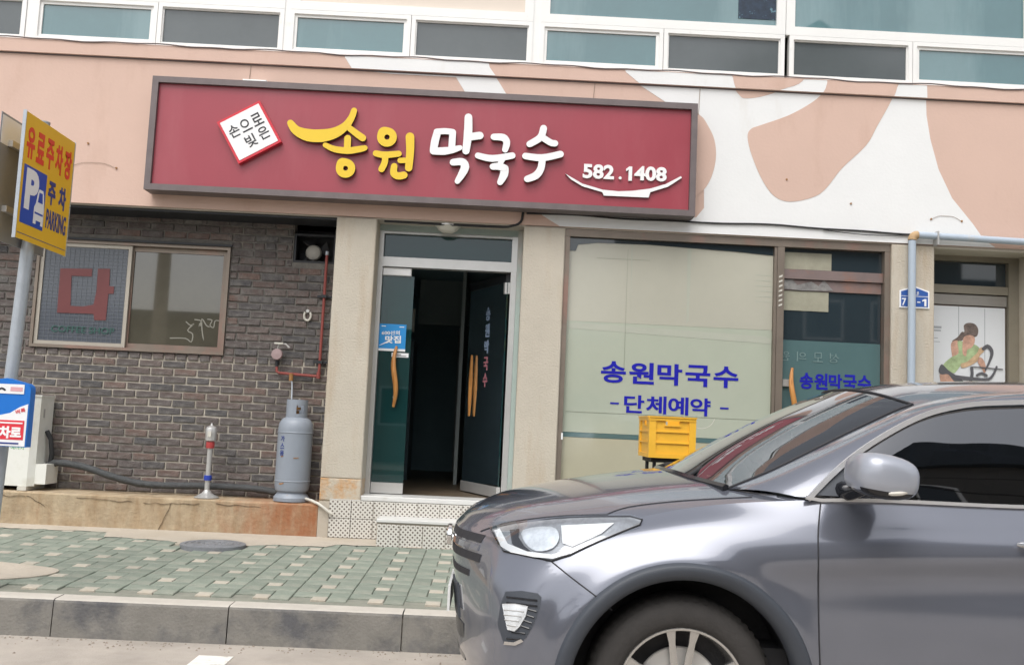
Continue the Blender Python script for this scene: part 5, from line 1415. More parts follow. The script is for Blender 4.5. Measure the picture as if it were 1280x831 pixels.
# shell control points (x, half width v, z), bottom row to top row, going from the nose round the corner and along the side
shell_cols = [
 [(-.06, 0, .22), (-.12, 0, .35), (-.14, 0, .52), (-.155, 0, .66), (-.165, 0, .78), (-.170, 0, .87), (-.160, 0, .925), (-.125, 0, .968)],
 [(-.03, .28, .22), (-.09, .29, .35), (-.11, .29, .52), (-.125, .29, .66), (-.135, .29, .78), (-.135, .28, .87), (-.12, .275, .925), (-.085, .27, .966)],
 [(.03, .54, .23), (-.03, .55, .36), (-.045, .55, .52), (-.045, .54, .66), (-.04, .53, .78), (-.03, .51, .865), (-.01, .50, .92), (.02, .48, .965)],
 [(.10, .74, .25), (.045, .75, .37), (.03, .745, .52), (.035, .735, .66), (.05, .72, .78), (.09, .70, .87), (.13, .68, .935), (.17, .645, .982)],
 [(.18, .85, .26), (.13, .86, .38), (.115, .865, .52), (.13, .86, .66), (.17, .845, .78), (.24, .82, .88), (.30, .785, .955), (.35, .735, 1.012)],
 [(.29, .885, .26), (.26, .90, .38), (.26, .912, .52), (.28, .912, .66), (.35, .905, .79), (.44, .885, .90), (.51, .845, .985), (.56, .785, 1.045)],
 [(.80, .89, .25), (.80, .905, .38), (.80, .918, .52), (.80, .928, .66), (.80, .932, .80), (.81, .930, .915), (.82, .875, 1.03), (.84, .790, 1.108)],
 [(1.33, .88, .22), (1.33, .90, .38), (1.33, .918, .54), (1.33, .926, .70), (1.33, .926, .85), (1.33, .946, .938), (1.33, .904, 1.06), (1.33, .845, 1.165)],
 [(2.20, .88, .22), (2.20, .90, .38), (2.20, .915, .54), (2.20, .924, .72), (2.20, .918, .89), (2.20, .948, .985), (2.20, .908, 1.085), (2.20, .855, 1.178)],
 [(3.00, .88, .22), (3.00, .90, .38), (3.00, .915, .54), (3.00, .924, .72), (3.00, .918, .91), (3.00, .948, 1.01), (3.00, .908, 1.11), (3.00, .86, 1.20)],
 [(3.58, .89, .25), (3.58, .905, .38), (3.58, .92, .54), (3.58, .932, .70), (3.58, .942, .86), (3.58, .94, 1.02), (3.58, .91, 1.13), (3.58, .855, 1.225)],
 [(4.20, .86, .27), (4.22, .88, .38), (4.24, .89, .54), (4.25, .90, .70), (4.25, .905, .86), (4.24, .90, 1.02), (4.22, .875, 1.14), (4.18, .83, 1.25)],
 [(4.50, .74, .30), (4.54, .76, .40), (4.57, .77, .54), (4.58, .78, .70), (4.57, .78, .86), (4.54, .78, 1.02), (4.50, .77, 1.14), (4.44, .75, 1.26)],
 [(4.58, .40, .30), (4.63, .40, .40), (4.66, .40, .54), (4.66, .40, .70), (4.65, .40, .86), (4.62, .40, 1.02), (4.58, .40, 1.14), (4.54, .40, 1.26)],
 [(4.60, 0, .30), (4.65, 0, .40), (4.68, 0, .54), (4.68, 0, .70), (4.67, 0, .86), (4.64, 0, 1.02), (4.60, 0, 1.14), (4.56, 0, 1.26)],
]
def cr(p0, p1, p2, p3, t):
    return tuple(0.5 * ((2 * b) + (c - a) * t + (2 * a - 5 * b + 4 * c - d) * t * t + (3 * b - a - 3 * c + d) * t ** 3) for a, b, c, d in zip(p0, p1, p2, p3))
def cr_nu(P, i, t):
    """centripetal-ish spline: linear-blend tangents scaled by chord, so uneven spacing does not overshoot"""
    p1, p2 = Vector(P[i]), Vector(P[i + 1])
    h = (p2 - p1).length or 1e-6
    def tan(j):
        if j <= 0 or j >= len(P) - 1:
            j2 = max(0, min(j, len(P) - 2)); d = Vector(P[j2 + 1]) - Vector(P[j2]); return d / (d.length or 1)
        a = Vector(P[j]) - Vector(P[j - 1]); b = Vector(P[j + 1]) - Vector(P[j])
        la, lb = a.length or 1e-6, b.length or 1e-6
        return (a / la * lb + b / lb * la) / (la + lb)
    m1, m2 = tan(i) * h, tan(i + 1) * h
    t2, t3 = t * t, t ** 3
    return tuple(p1 * (2 * t3 - 3 * t2 + 1) + m1 * (t3 - 2 * t2 + t) + p2 * (-2 * t3 + 3 * t2) + m2 * (t3 - t2))
def spline(P, seg):
    out = []
    for i in range(len(P) - 1):
        n = seg[i] if isinstance(seg, (list, tuple)) else seg
        for k in range(n): out.append(cr_nu(P, i, k / n))
    out.append(tuple(P[-1]))
    return out
def dense(cols, seg_c, seg_r):
    cc = [spline(c, seg_r) for c in cols]                 # along each column
    nr = len(cc[0]); rows = []
    for r_ in range(nr): rows.append(spline([c[r_] for c in cc], seg_c))
    return rows                                           # rows[r][c]
segc = [5, 5, 6, 6, 8, 20, 22, 24, 20, 16, 16, 8, 8, 5]
rows = dense(shell_cols, segc, 7)
def flare(p):
    x, v, z = p
    for wx in (WF, WRr):
        d = math.hypot(x - wx, z - WZ)
        if v > 0.8: v += 0.020 * math.exp(-((d - 0.52) / 0.055) ** 2)
    return (x, v, z)
rows = [[flare(p) for p in r_] for r_ in rows]
def W3(p, side): return (p[0], YC - side * p[1], p[2])

def seam_front(z): return 0.265 + (0.845 - z) * 0.85      # bumper / fender line falling back from the lamp corner
def part_of(c):
    x, v, z = c
    for wx in (WF, WRr):
        if math.hypot(x - wx, z - WZ) < 0.498 and v > 0.62 and z < 0.92: return None
    if v > 0.62:
        if x < seam_front(z) and z < 0.95: return 'front_bumper'
        if x < 1.335: return 'fender'
        if x < 2.36: return 'front_door' if z > 0.30 else 'sill'
        if x < 3.25: return 'rear_door' if z > 0.30 else 'sill'
        if x > 4.25 and z < 0.7: return 'rear_bumper'
        if x < 4.45: return 'rear_quarter'
        return 'tailgate' if z >= 0.7 else 'rear_bumper'
    if x < 1: return 'front_bumper'
    return 'tailgate' if z > 0.7 else 'rear_bumper'
BODY_T = []                                               # collected triangles (near side) for projecting trim on to
buckets = {}
for side in (1, -1):
    for i in range(len(rows) - 1):
        for j in range(len(rows[0]) - 1):
            q = [rows[i][j], rows[i][j + 1], rows[i + 1][j + 1], rows[i + 1][j]]
            c = tuple(sum(p[k] for p in q) / 4 for k in range(3))
            nm = part_of(c)
            if side == 1: BODY_T.append([Vector(W3(p, 1)) for p in q])
            if not nm: continue
            key = (nm, 0 if nm in ('front_bumper', 'rear_bumper', 'tailgate') else side)
            vs = [W3(p, side) for p in q]
            buckets.setdefault(key, []).append(vs if side == 1 else vs[::-1])
def weld(quads, name, m_, parent=car, angle=50, label=None):
    idx = {}; vs = []; fs = []
    for q in quads:
        f = []
        for p in q:
            k = (round(p[0], 5), round(p[1], 5), round(p[2], 5))
            if k not in idx: idx[k] = len(vs); vs.append(p)
            if not f or f[-1] != idx[k]: f.append(idx[k])
        if len(f) > 2 and f[0] == f[-1]: f = f[:-1]
        if len(set(f)) > 2: fs.append(tuple(f))
    mb = MB(); mb.add(vs, fs)
    return mb.build(name, m_, parent, True, label=label, angle=angle)
for (nm, side), quads in buckets.items(): weld(quads, nm, paint)

top = rows[-1]                                            # upper edge of the shell
jn = [sum(segc[:k]) for k in range(len(segc) + 1)]        # dense index of each control column
# ---- hood
cen = spline([(-.125, 0, .968), (-.085, 0, 1.01), (.02, 0, 1.062), (.20, 0, 1.115), (.45, 0, 1.17), (.70, 0, 1.212), (.88, 0, 1.235)], 8)
edge_pts = [top[j] for j in range(0, jn[7] - 3)]
N = 40
# side line from the nose corner to the cowl, resampled
start = jn[2]
def resample(P, n):
    L = [0]
    for a, b in zip(P[:-1], P[1:]): L.append(L[-1] + (Vector(b) - Vector(a)).length)
    out = []
    for k in range(n):
        s_ = L[-1] * k / (n - 1); i = 0
        while i < len(L) - 2 and L[i + 1] < s_: i += 1
        t = (s_ - L[i]) / max(L[i + 1] - L[i], 1e-9)
        out.append(tuple(Vector(P[i]).lerp(Vector(P[i + 1]), t)))
    return out
front_e = resample([top[j] for j in range(0, start + 1)], 25)
side_e = resample([top[j] for j in range(start, jn[7] - 2)], N)
cen_r = resample(cen, N)
hood_rows = []
for s_ in range(N):
    sN = s_ / (N - 1)
    E, Cc = Vector(side_e[s_]), Vector(cen_r[s_])
    row = []
    for w_ in range(25):
        t = w_ / 24
        v = E[1] * t
        x = Cc[0] + (E[0] - Cc[0]) * (t ** 2.0)
        # crown: nearly flat to the crease, then falling away
        cz_ = Cc[2] - (Cc[2] - E[2]) * (0.10 * t * t if t < 0.72 else 0)
        k = 0.30
        zc_ = Cc[2] - (Cc[2] - E[2]) * k * (t / 0.72) ** 2 if t < 0.72 else None
        if t >= 0.72:
            z0_ = Cc[2] - (Cc[2] - E[2]) * k
            u_ = (t - 0.72) / 0.28
            zc_ = z0_ + (E[2] - z0_) * (0.75 * u_ + 0.25 * u_ * u_)
        z = zc_
        # blend with the true nose edge near the front
        if sN < 0.22:
            b_ = (1 - sN / 0.22) ** 2
            Fp = Vector(front_e[w_])
            P0 = Vector((x, v, z)).lerp(Fp, b_) if s_ else Fp
            x, v, z = P0
        row.append((x, v, z))
    row[0] = tuple(Cc) if s_ else front_e[0]; row[-1] = side_e[s_]
    hood_rows.append(row)
quads = []
for side in (1, -1):
    for i in range(N - 1):
        for j in range(24):
            q = [hood_rows[i][j], hood_rows[i + 1][j], hood_rows[i + 1][j + 1], hood_rows[i][j + 1]]
            vs = [W3(p, side) for p in q]
            if side == 1: BODY_T.append([Vector(p) for p in vs])
            quads.append(vs if side == -1 else vs[::-1])
weld(quads, 'bonnet', paint, angle=60)

# ---- greenhouse
G = [(1.02, .690, 1.186), (1.20, .655, 1.262), (1.42, .620, 1.372), (1.65, .580, 1.487), (1.88, .535, 1.587), (2.05, .53, 1.628), (2.40, .53, 1.672), (3.0, .53, 1.69), (3.8, .53, 1.665), (4.35, .53, 1.56)]
S_ = [(1.305, .850, 1.168), (1.375, .826, 1.235), (1.475, .797, 1.322), (1.66, .760, 1.447), (1.86, .728, 1.546), (2.03, .712, 1.590), (2.25, .705, 1.612), (3.0, .70, 1.622), (3.6, .71, 1.58), (4.10, .745, 1.44)]
Gd, Sd = spline(G, 6), spline(S_, 6)
quads = []
for side in (1, -1):
    for i in range(len(Gd) - 1):
        for k in range(5):
            def mixp(i_, t):
                a, b = Vector(Gd[i_]), Vector(Sd[i_]); p = a.lerp(b, t)
                bul = 0.016 * math.sin(PI * t); p.y += bul; p.z += bul * 0.8
                return tuple(p)
            q = [mixp(i, k / 5), mixp(i + 1, k / 5), mixp(i + 1, (k + 1) / 5), mixp(i, (k + 1) / 5)]
            vs = [W3(p, side) for p in q]
            quads.append(vs if side == 1 else vs[::-1])
    # scuttle corner between bonnet, fender and pillar foot
    tri = [top[jn[7] - 4], top[jn[7]], Sd[0], Gd[0]]
    vs = [W3(p, side) for p in tri]; quads.append(vs if side == 1 else vs[::-1])
    vs = [W3(p, side) for p in [top[jn[7] - 10], top[jn[7] - 4], Gd[0], hood_rows[-1][20]]]; quads.append(vs if side == 1 else vs[::-1])
weld(quads, 'window_pillar', paint, angle=60)
# windscreen
wb = [(.87, 0, 1.222), (.885, .25, 1.218), (.93, .47, 1.205), (1.02, .690, 1.186)]
wt = [(1.715, 0, 1.662), (1.73, .22, 1.655), (1.79, .40, 1.63), (1.88, .535, 1.587)]
wbd, wtd = spline(wb, 5), spline(wt, 5)
ge = resample(Gd[:25], 16)
quads = []; black = []
for side in (1, -1):
    rws = []
    for i in range(16):
        t = i / 15; r_ = []
        for j in range(16):
            u = j / 15
            a, b = Vector(wbd[j]), Vector(wtd[j]); p = a.lerp(b, t)
            lin = Vector(wbd[-1]).lerp(Vector(wtd[-1]), t)
            p += (Vector(ge[i]) - lin) * u
            p.z += 0.020 * math.sin(PI * t) * (1 - u * 0.6) ; p.x -= 0.010 * math.sin(PI * t)
            if j == 15: p = Vector(ge[i])
            r_.append(tuple(p))
        rws.append(r_)
    for i in range(15):
        for j in range(15):
            q = [rws[i][j], rws[i + 1][j], rws[i + 1][j + 1], rws[i][j + 1]]
            vs = [W3(p, side) for p in q]; quads.append(vs[::-1] if side == 1 else vs)
    ws_rows = rws
weld(quads, 'windscreen', wind_glass, angle=180)
# black border strips lying on the windscreen edge and cowl
for side in (1, -1):
    MB().tube([W3((p[0], p[1] - 0.006, p[2] + 0.004), side) for p in ge], 0.006, 6).build('windscreen_seal', seam_m, car, True)
mb2 = MB(); mb2.tube([W3((p[0] - 0.012, p[1], p[2] + 0.004), 1) for p in wbd[::-1]] + [W3((p[0] - 0.012, p[1], p[2] + 0.004), -1) for p in wbd[1:]], 0.018, 6)
mb2.build('cowl_panel', black_gloss, car, True)
# strip between bonnet rear edge and screen
quads = []
for side in (1, -1):
    hb = resample([hood_rows[-1][j] for j in range(25)], 16); 
    for j in range(15):
        q = [hb[j], hb[j + 1], wbd[j + 1], wbd[j]]
        vs = [W3((p[0], p[1], p[2] - 0.006), side) for p in q]; quads.append(vs if side == 1 else vs[::-1])
weld(quads, 'scuttle', black_gloss)
# roof
rc = spline([(1.715, 0, 1.662), (1.95, 0, 1.702), (2.4, 0, 1.738), (3.0, 0, 1.748), (3.8, 0, 1.722), (4.42, 0, 1.60)], 8)
ge2 = Gd[24:]
def res2(P, n): return resample(P, n)
rcd = resample(rc, 30); ged = resample(ge2, 30)
quads = []; roofs = []
for i in range(30):
    r_ = []
    for j in range(16):
        u = j / 15
        a, b = Vector(rcd[i]), Vector(ged[i])
        p = Vector((a.x + (b.x - a.x) * u * u, b.y * u, a.z + (b.z - a.z) * u ** 2.2))
        if i == 0: p = Vector(wtd[j])
        r_.append(tuple(p))
    roofs.append(r_)
for side in (1, -1):
    for i in range(29):
        for j in range(15):
            q = [roofs[i][j], roofs[i + 1][j], roofs[i + 1][j + 1], roofs[i][j + 1]]
            vs = [W3(p, side) for p in q]; quads.append(vs[::-1] if side == 1 else vs)
weld(quads, 'roof', paint, angle=60)
MB().tube([W3((p[0], p[1], p[2] + 0.002), 1) for p in wtd[::-1]] + [W3((p[0], p[1], p[2] + 0.002), -1) for p in wtd[1:]], 0.006, 6).build('roof_seam', seam_m, car, True)
# roof rails
for side in (1, -1):
    MB().tube([W3(p, side) for p in spline([(2.55, .565, 1.675), (2.65, .57, 1.708), (3.0, .57, 1.732), (3.8, .57, 1.712), (3.95, .565, 1.68)], 5)], 0.014, 8).build('roof_rail', alloy, car, True)
# side glass
bl = [top[j] for j in range(jn[7], jn[11] - 2)]
def belt_at(x):
    for a, b in zip(bl[:-1], bl[1:]):
        if a[0] <= x <= b[0]:
            t = (x - a[0]) / max(b[0] - a[0], 1e-9); return Vector(a).lerp(Vector(b), t)
    return Vector(bl[0] if x < bl[0][0] else bl[-1])
for side in (1, -1):
    for nm, xa, xb in (('front_side_window', 1.30, 2.335), ('rear_side_window', 2.375, 3.24), ('quarter_window', 3.28, 4.10)):
        sp_ = [p for p in Sd if xa <= p[0] <= xb]
        for xe, at0 in ((xa, True), (xb, False)):
            for a, b in zip(Sd[:-1], Sd[1:]):
                if a[0] < xe < b[0]:
                    p = tuple(Vector(a).lerp(Vector(b), (xe - a[0]) / (b[0] - a[0])))
                    sp_ = [p] + sp_ if at0 else sp_ + [p]
        quads = []
        for a, b in zip(sp_[:-1], sp_[1:]):
            for k in range(5):
                def sg(p, t):
                    lo = belt_at(p[0]); lo = Vector((p[0], lo.y - 0.004, lo.z - 0.006)); q = lo.lerp(Vector(p), t); q.y += 0.010 * math.sin(PI * t) - 0.012; return tuple(q)
                q = [sg(a, k / 5), sg(b, k / 5), sg(b, (k + 1) / 5), sg(a, (k + 1) / 5)]
                vs = [W3(p, side) for p in q]; quads.append(vs if side == 1 else vs[::-1])
        weld(quads, nm, car_glass, angle=180)
    for xm in (2.355, 3.26):
        lo = belt_at(xm); hi = min(Sd, key=lambda p: abs(p[0] - xm))
        MB().tube([W3((xm, lo.y - 0.012, lo.z), side), W3((xm, (lo.y + hi[1]) / 2 - 0.002, (lo.z + hi[2]) / 2), side), W3((xm, hi[1] - 0.012, hi[2]), side)], 0.024, 6).build('window_divider', black_gloss, car, True)
    # chrome surround: sill line and upper line
    ch_u = [(p[0], p[1] + 0.006, p[2]) for p in Sd]
    def ribbon(P, w, t):
        m_ = MB(); n_ = len(P); vs = []
        for i, p in enumerate(P):
            p = Vector(p); d = (Vector(P[min(i + 1, n_ - 1)]) - Vector(P[max(i - 1, 0)])).normalized()
            nrm = Vector((-d.z, 0, d.x)).normalized()
            for a, b in ((-1, 0), (-1, 1), (1, 1), (1, 0)):
                q = p + nrm * (w / 2 * a) + Vector((0, t * b, 0)); vs.append(W3(q, side))
        fs = []
        for i in range(n_ - 1):
            for k in range(4):
                f = (i * 4 + k, i * 4 + (k + 1) % 4, i * 4 + 4 + (k + 1) % 4, i * 4 + 4 + k); fs.append(f if side == 1 else f[::-1])
        m_.add(vs, fs); return m_
    ribbon(ch_u, 0.021, 0.012).build('chrome_strip', trim, car, True)
    lo_l = [(1.295, .862, 1.176)] + [tuple(belt_at(x) + Vector((0, 0.004, 0.0))) for x in [1.36 + i * 0.1 for i in range(28)]]
    lo_l = [(a, b, c - (0 if a > 1.45 else 0.0)) for a, b, c in lo_l]
    ribbon(lo_l, 0.014, 0.012).build('chrome_strip', trim, car, True)

# ---- lines and trim projected on to the near side body, mirrored to the far side
bvv = []; bff = []
for q in BODY_T:
    n_ = len(bvv); bvv += q; bff.append((n_, n_ + 1, n_ + 2, n_ + 3))
bvh = BVHTree.FromPolygons(bvv, bff)
EYE = Vector((0.0, -8.8, 1.42))
def onto(x, z, off=0.003, y=-4.9):
    d = (Vector((x, y, z)) - EYE).normalized()
    loc, nrm, _, _ = bvh.ray_cast(EYE, d)
    if loc is None:
        loc, nrm, _, _ = bvh.find_nearest(Vector((x, y, z)))
    if nrm.dot(d) > 0: nrm = -nrm
    return loc + nrm * off, nrm
def mirror(p): return Vector((p[0], 2 * YC - p[1], p[2]))
def seam(pts, w=0.005, name='panel_gap', m_=None, off=0.0015, sm=4, straight=False):
    P = smooth_open(pts, sm) if not straight else pts
    near = [onto(a, b, off)[0] for a, b in P]
    for s_ in (0, 1):
        MB().tube(near if s_ == 0 else [mirror(p) for p in near], w / 2, 6).build(name, m_ or seam_m, car, True)
def patch(outline, off, name, m_, step=0.018, smooth=0, label=None, parent=car, thick=0.0, both=True):
    pts = smooth_closed(outline, smooth) if smooth else outline
    # densify the outline
    den = []
    for i in range(len(pts)):
        a, b = Vector(pts[i]), Vector(pts[(i + 1) % len(pts)])
        n_ = max(1, int((b - a).length / step))
        for k in range(n_): den.append(a.lerp(b, k / n_))
    ins = []
    x0_, x1_ = min(p.x for p in den), max(p.x for p in den); z0_, z1_ = min(p.y for p in den), max(p.y for p in den)
    def inside(x, z):
        c = False; n_ = len(den)
        for i in range(n_):
            a, b = den[i], den[i - 1]
            if (a.y > z) != (b.y > z) and x < (b.x - a.x) * (z - a.y) / (b.y - a.y) + a.x: c = not c
        return c
    x = x0_ + step / 2
    while x < x1_:
        z = z0_ + step / 2
        while z < z1_:
            if inside(x, z) and min((Vector((x, z)) - p).length for p in den) > step * 0.45: ins.append(Vector((x, z)))
            z += step
        x += step
    n_ = len(den)
    res = geometry.delaunay_2d_cdt(den + ins, [], [tuple(range(n_))], 1, 1e-6)
    v2, _, f2 = res[0], res[1], res[2]
    hit = [onto(p.x, p.y, off) for p in v2]
    outs = []
    for s_ in ((0, 1) if both else (0,)):
        vs = [h[0] if s_ == 0 else mirror(h[0]) for h in hit]; fs = [tuple(f) for f in f2]
        mb = MB()
        def nrmf(f):
            a, b, c = (vs[i] for i in f[:3]); return (b - a).cross(c - a)
        good = []
        for f in fs:
            hn = hit[f[0]][1].copy()
            if s_: hn.y = -hn.y
            good.append(f if nrmf(f).dot(hn) > 0 else f[::-1])
        mb.add(vs, good)
        if thick:
            # skirt so that the piece has depth
            mb.tube([hit[v][0] - hit[v][1] * 0.002 if not s_ else mirror(hit[v][0] - hit[v][1] * 0.002) for v in range(min(n_, len(vs)))], thick, 5, closed=True)
        outs.append(mb.build(name, m_, parent, True, label=label))
    return outs
# shut lines
seam([(1.338, 1.158), (1.330, 1.05), (1.332, .93), (1.335, .75), (1.345, .52), (1.36, .32)], 0.006)
seam([(2.37, 1.16), (2.375, .9), (2.375, .6), (2.38, .32)], 0.006)
seam([(3.25, 1.17), (3.27, .95), (3.20, .7), (3.05, .45), (3.03, .32)], 0.006)
seam([(1.36, .305), (2.0, .305), (2.6, .305), (3.03, .31)], 0.006)
seam([(0.262,0.880),(0.345,0.820),(0.443,0.753),(0.509,0.702)], 0.006)
seam([(0.473,1.075),(0.559,1.108),(0.736,1.138),(0.930,1.159),(1.059,1.170)], 0.005)
seam([(-0.027,0.987),(0.007,1.001),(0.096,1.030),(0.287,1.061),(0.480,1.075)], 0.006)
# character crease along the doors
# headlamp
HL = [(0.014,0.998),(0.096,1.021),(0.287,1.051),(0.448,1.064),(0.570,1.070),(0.619,1.059),(0.610,1.040),(0.515,0.998),(0.404,0.946),(0.332,0.908),(0.262,0.883),(0.243,0.885),(0.149,0.900),(0.069,0.912),(0.041,0.952)]
hl = patch(HL, 0.002, 'headlight', mat('lamp_housing', (0.46, 0.47, 0.49), 0.25, 0.35, 22, metal=0.6), 0.014, label=None)
inner = [(0.091,0.995),(0.129,1.000),(0.127,0.968),(0.151,0.935),(0.191,0.908),(0.133,0.912),(0.103,0.942)]
patch(inner, 0.007, 'lamp_recess', black_gloss, 0.012, parent=hl[0], both=False)
proj = [(0.145,0.994),(0.257,1.012),(0.290,0.975),(0.267,0.930),(0.203,0.915),(0.157,0.944)]
patch(proj, 0.010, 'projector_lens', lamp_chrome, 0.012, smooth=3, parent=hl[0], both=False)
seg = [(0.295,1.020),(0.507,1.039),(0.457,0.995),(0.343,0.940),(0.304,0.951)]
patch(seg, 0.008, 'indicator_reflector', mat('lamp_white_reflector', (0.80, 0.80, 0.79), 0.35, 0.1, 40), 0.012, parent=hl[0], both=False)
strip = [(0.030,0.989),(0.052,0.997),(0.087,0.941),(0.165,0.913),(0.261,0.905),(0.331,0.927),(0.332,0.911),(0.268,0.889),(0.191,0.892),(0.101,0.907),(0.062,0.928)]
patch(strip, 0.009, 'lamp_strip', white_face, 0.012, parent=hl[0], both=False)
for k in range(5):
    xk = 712 + k * 11
patch([(sum(p[0] for p in HL) / len(HL) + (p[0] - sum(q[0] for q in HL) / len(HL)) * 1.0, p[1]) for p in HL], 0.016, 'headlight_lens', lens_m, 0.016, both=False, parent=hl[0])
seam(HL + HL[:1], 0.007, 'lamp_surround', black_gloss, off=0.004, straight=True)
# fog lamp pocket and lamp
FG = [(0.083,0.756),(0.146,0.762),(0.210,0.755),(0.227,0.740),(0.219,0.690),(0.200,0.633),(0.173,0.580),(0.133,0.556),(0.085,0.557),(0.057,0.627),(0.066,0.706)]
fg = patch(FG, 0.0015, 'fog_lamp_grille', clad, 0.014)
for k in range(9):
    z0_ = 744 + k * 7
mb = MB()
for pl_ in ([(0.090,0.735),(0.211,0.727)], [(0.091,0.713),(0.212,0.705)], [(0.165,0.694),(0.210,0.684)], [(0.160,0.672),(0.201,0.661)], [(0.154,0.650),(0.193,0.639)], [(0.146,0.628),(0.184,0.617)], [(0.115,0.602),(0.169,0.598)], [(0.097,0.576),(0.148,0.575)]):
    a, b = pl_
    mb.tube([onto(a[0] + (b[0] - a[0]) * t, a[1] + (b[1] - a[1]) * t, 0.004)[0] for t in (0, .25, .5, .75, 1)], 0.0035, 5)
mb.build('grille_mesh', black_gloss, fg[0], True)
fl = patch([(0.078,0.706),(0.126,0.708),(0.174,0.701),(0.166,0.663),(0.146,0.625),(0.128,0.606),(0.102,0.611)], 0.008, 'fog_lamp', lamp_chrome, 0.010, thick=0.003)
mb = MB()
for k in range(5):
    a, b = (0.125, 0.655 - k * 0.026), (0.195 - k * 0.008, 0.650 - k * 0.026)
for pl_ in ([(0.086,0.685),(0.162,0.682)], [(0.087,0.666),(0.154,0.663)], [(0.091,0.647),(0.145,0.644)], [(0.101,0.629),(0.133,0.624)]):
    a, b = pl_; mb.tube([onto(a[0] + (b[0] - a[0]) * t, a[1] + (b[1] - a[1]) * t, 0.010)[0] for t in (0, .5, 1)], 0.0025, 5)
mb.build('lens_rib', steel, fl[0], True)
ch_ = [(0.089,0.551),(0.133,0.550),(0.164,0.567),(0.154,0.576),(0.126,0.562),(0.091,0.564)]
patch(ch_, 0.007, 'chrome_blade', chrome, 0.01)
# bumper crease line under the lamp
# wheel arch cladding
def arch(wx, r0, r1, name):
    for side in (1, -1):
        vs = []; n_ = 56
        radii = [r0, r0 + 0.006, r0 + 0.024, r0 + 0.042, r0 + 0.058, r1 - 0.010, r1]
        offs = [-0.03, 0.016, 0.026, 0.026, 0.024, 0.018, -0.004]
        a0, a1 = R(-19), R(199)
        for i in range(n_):
            a = a0 + (a1 - a0) * i / (n_ - 1)
            for r_, of in zip(radii, offs):
                x, z = wx + r_ * math.cos(a), WZ + r_ * math.sin(a)
                # look sideways on to the body
                loc = bvh.ray_cast(Vector((x, -6.5, max(z, 0.27))), Vector((0, 1, 0)))[0]
                y = (loc.y if loc is not None else YC - 0.90) - of
                v = YC - y
                vs.append(W3((x, v, z), side))
        m_ = len(radii); fs = []
        for i in range(n_ - 1):
            for k in range(m_ - 1):
                f = (i * m_ + k, i * m_ + k + 1, (i + 1) * m_ + k + 1, (i + 1) * m_ + k); fs.append(f if side == -1 else f[::-1])
        MB().add(vs, fs).build(name, clad, car, True, angle=70)
        # wheel well liner
        mb = MB(); P = []
        for i in range(29):
            a = R(-20) + R(220) * i / 28
            P.append((wx + (r0 + 0.02) * math.cos(a), WZ + (r0 + 0.02) * math.sin(a)))
        rws = [[W3((x, v, z), side) for x, z in P] for v in (0.905, 0.60)]
        mb.grid(rws, flip=(side == 1)); mb.build('wheel_well', black_rubber, car, True)
        MB().add([W3((x, 0.60, z), side) for x, z in P], [tuple(range(29))]).build('wheel_well', black_rubber, car)
arch(WF, 0.452, 0.528, 'arch_cladding'); arch(WRr, 0.452, 0.528, 'arch_cladding')
# sill cladding
for side in (1, -1):
    P = [(1.27 + i * 0.1, 0.905) for i in range(20)]
    mb = MB(); rws = []
    for z, dv in ((0.18, -0.06), (0.20, 0.0), (0.30, 0.018), (0.345, 0.016), (0.352, -0.01)):
        rws.append([W3((x, v + dv, z), side) for x, v in P])
    mb.grid(rws, flip=(side == -1)); mb.build('sill_cladding', clad, car, True)
# floor and bumper underside
MB().prism([(0.0, -0.8), (0.0, 0.8), (4.5, 0.8), (4.5, -0.8)], 0.24, 0.27, ax='z').build('floor_pan', black_rubber, car)
o = bpy.data.objects['floor_pan']; o.data.transform(Matrix.Translation((0, YC, 0)))
for nm, x0_, x1_, z0_ in (('lower_lip', -0.05, 0.1, 0.20),):
    pts_ = [r_ for r_ in rows[0][:jn[4]]]
    mb = MB(); P = [W3(p, 1) for p in pts_[::-1]] + [W3(p, -1) for p in pts_[1:]]
    mb.grid([[(x + 0.01, y, 0.19) for x, y, z in P], [(x - 0.004, y, 0.235) for x, y, z in P], [(x + 0.01, y, 0.262) for x, y, z in P]]); mb.build('lower_lip', clad, car, True)
# front grille: dark openings with bars
mbd = MB()
def front_band(z0_, z1_, vmax, off, name, m_, zd=0.0, taper=0.0):
    vs = []; n_ = 17
    for i in range(n_):
        v = -vmax + 2 * vmax * i / (n_ - 1)
        for z in (z0_ + taper * abs(v / vmax) * 0, z1_):
            loc, nrm, _, _ = bvh.ray_cast(Vector((-2, YC - abs(v), z + zd * abs(v))), Vector((1, 0, 0)))
            x = loc.x if loc is not None else 0
            vs.append((x - off, YC - v, z + zd * abs(v)))
    # close into a bar with thickness towards the body
    fs = []
    for i in range(n_ - 1): fs.append((2 * i, 2 * i + 2, 2 * i + 3, 2 * i + 1))
    k = len(vs); vs2 = vs + [(x + 0.03, y, z) for x, y, z in vs]
    for i in range(n_ - 1):
        fs.append((k + 2 * i, 2 * i, 2 * i + 2, k + 2 * i + 2)[::-1]); fs.append((2 * i + 1, 2 * i + 3, k + 2 * i + 3, k + 2 * i + 1)[::-1])
    fs.append((0, 1, k + 1, k)); fs.append((2 * n_ - 2, k + 2 * n_ - 2, k + 2 * n_ - 1, 2 * n_ - 1))
    mb = MB(); mb.add(vs2, fs); return mb.build(name, m_, car)
front_band(0.892, 0.925, 0.50, 0.005, 'grille_opening', seam_m)
front_band(0.812, 0.846, 0.54, 0.005, 'grille_opening', seam_m)
front_band(0.740, 0.768, 0.46, 0.004, 'grille_opening', seam_m)
front_band(0.856, 0.882, 0.50, 0.007, 'grille_bar', paint)
front_band(0.36, 0.52, 0.40, 0.003, 'lower_intake', black_gloss)
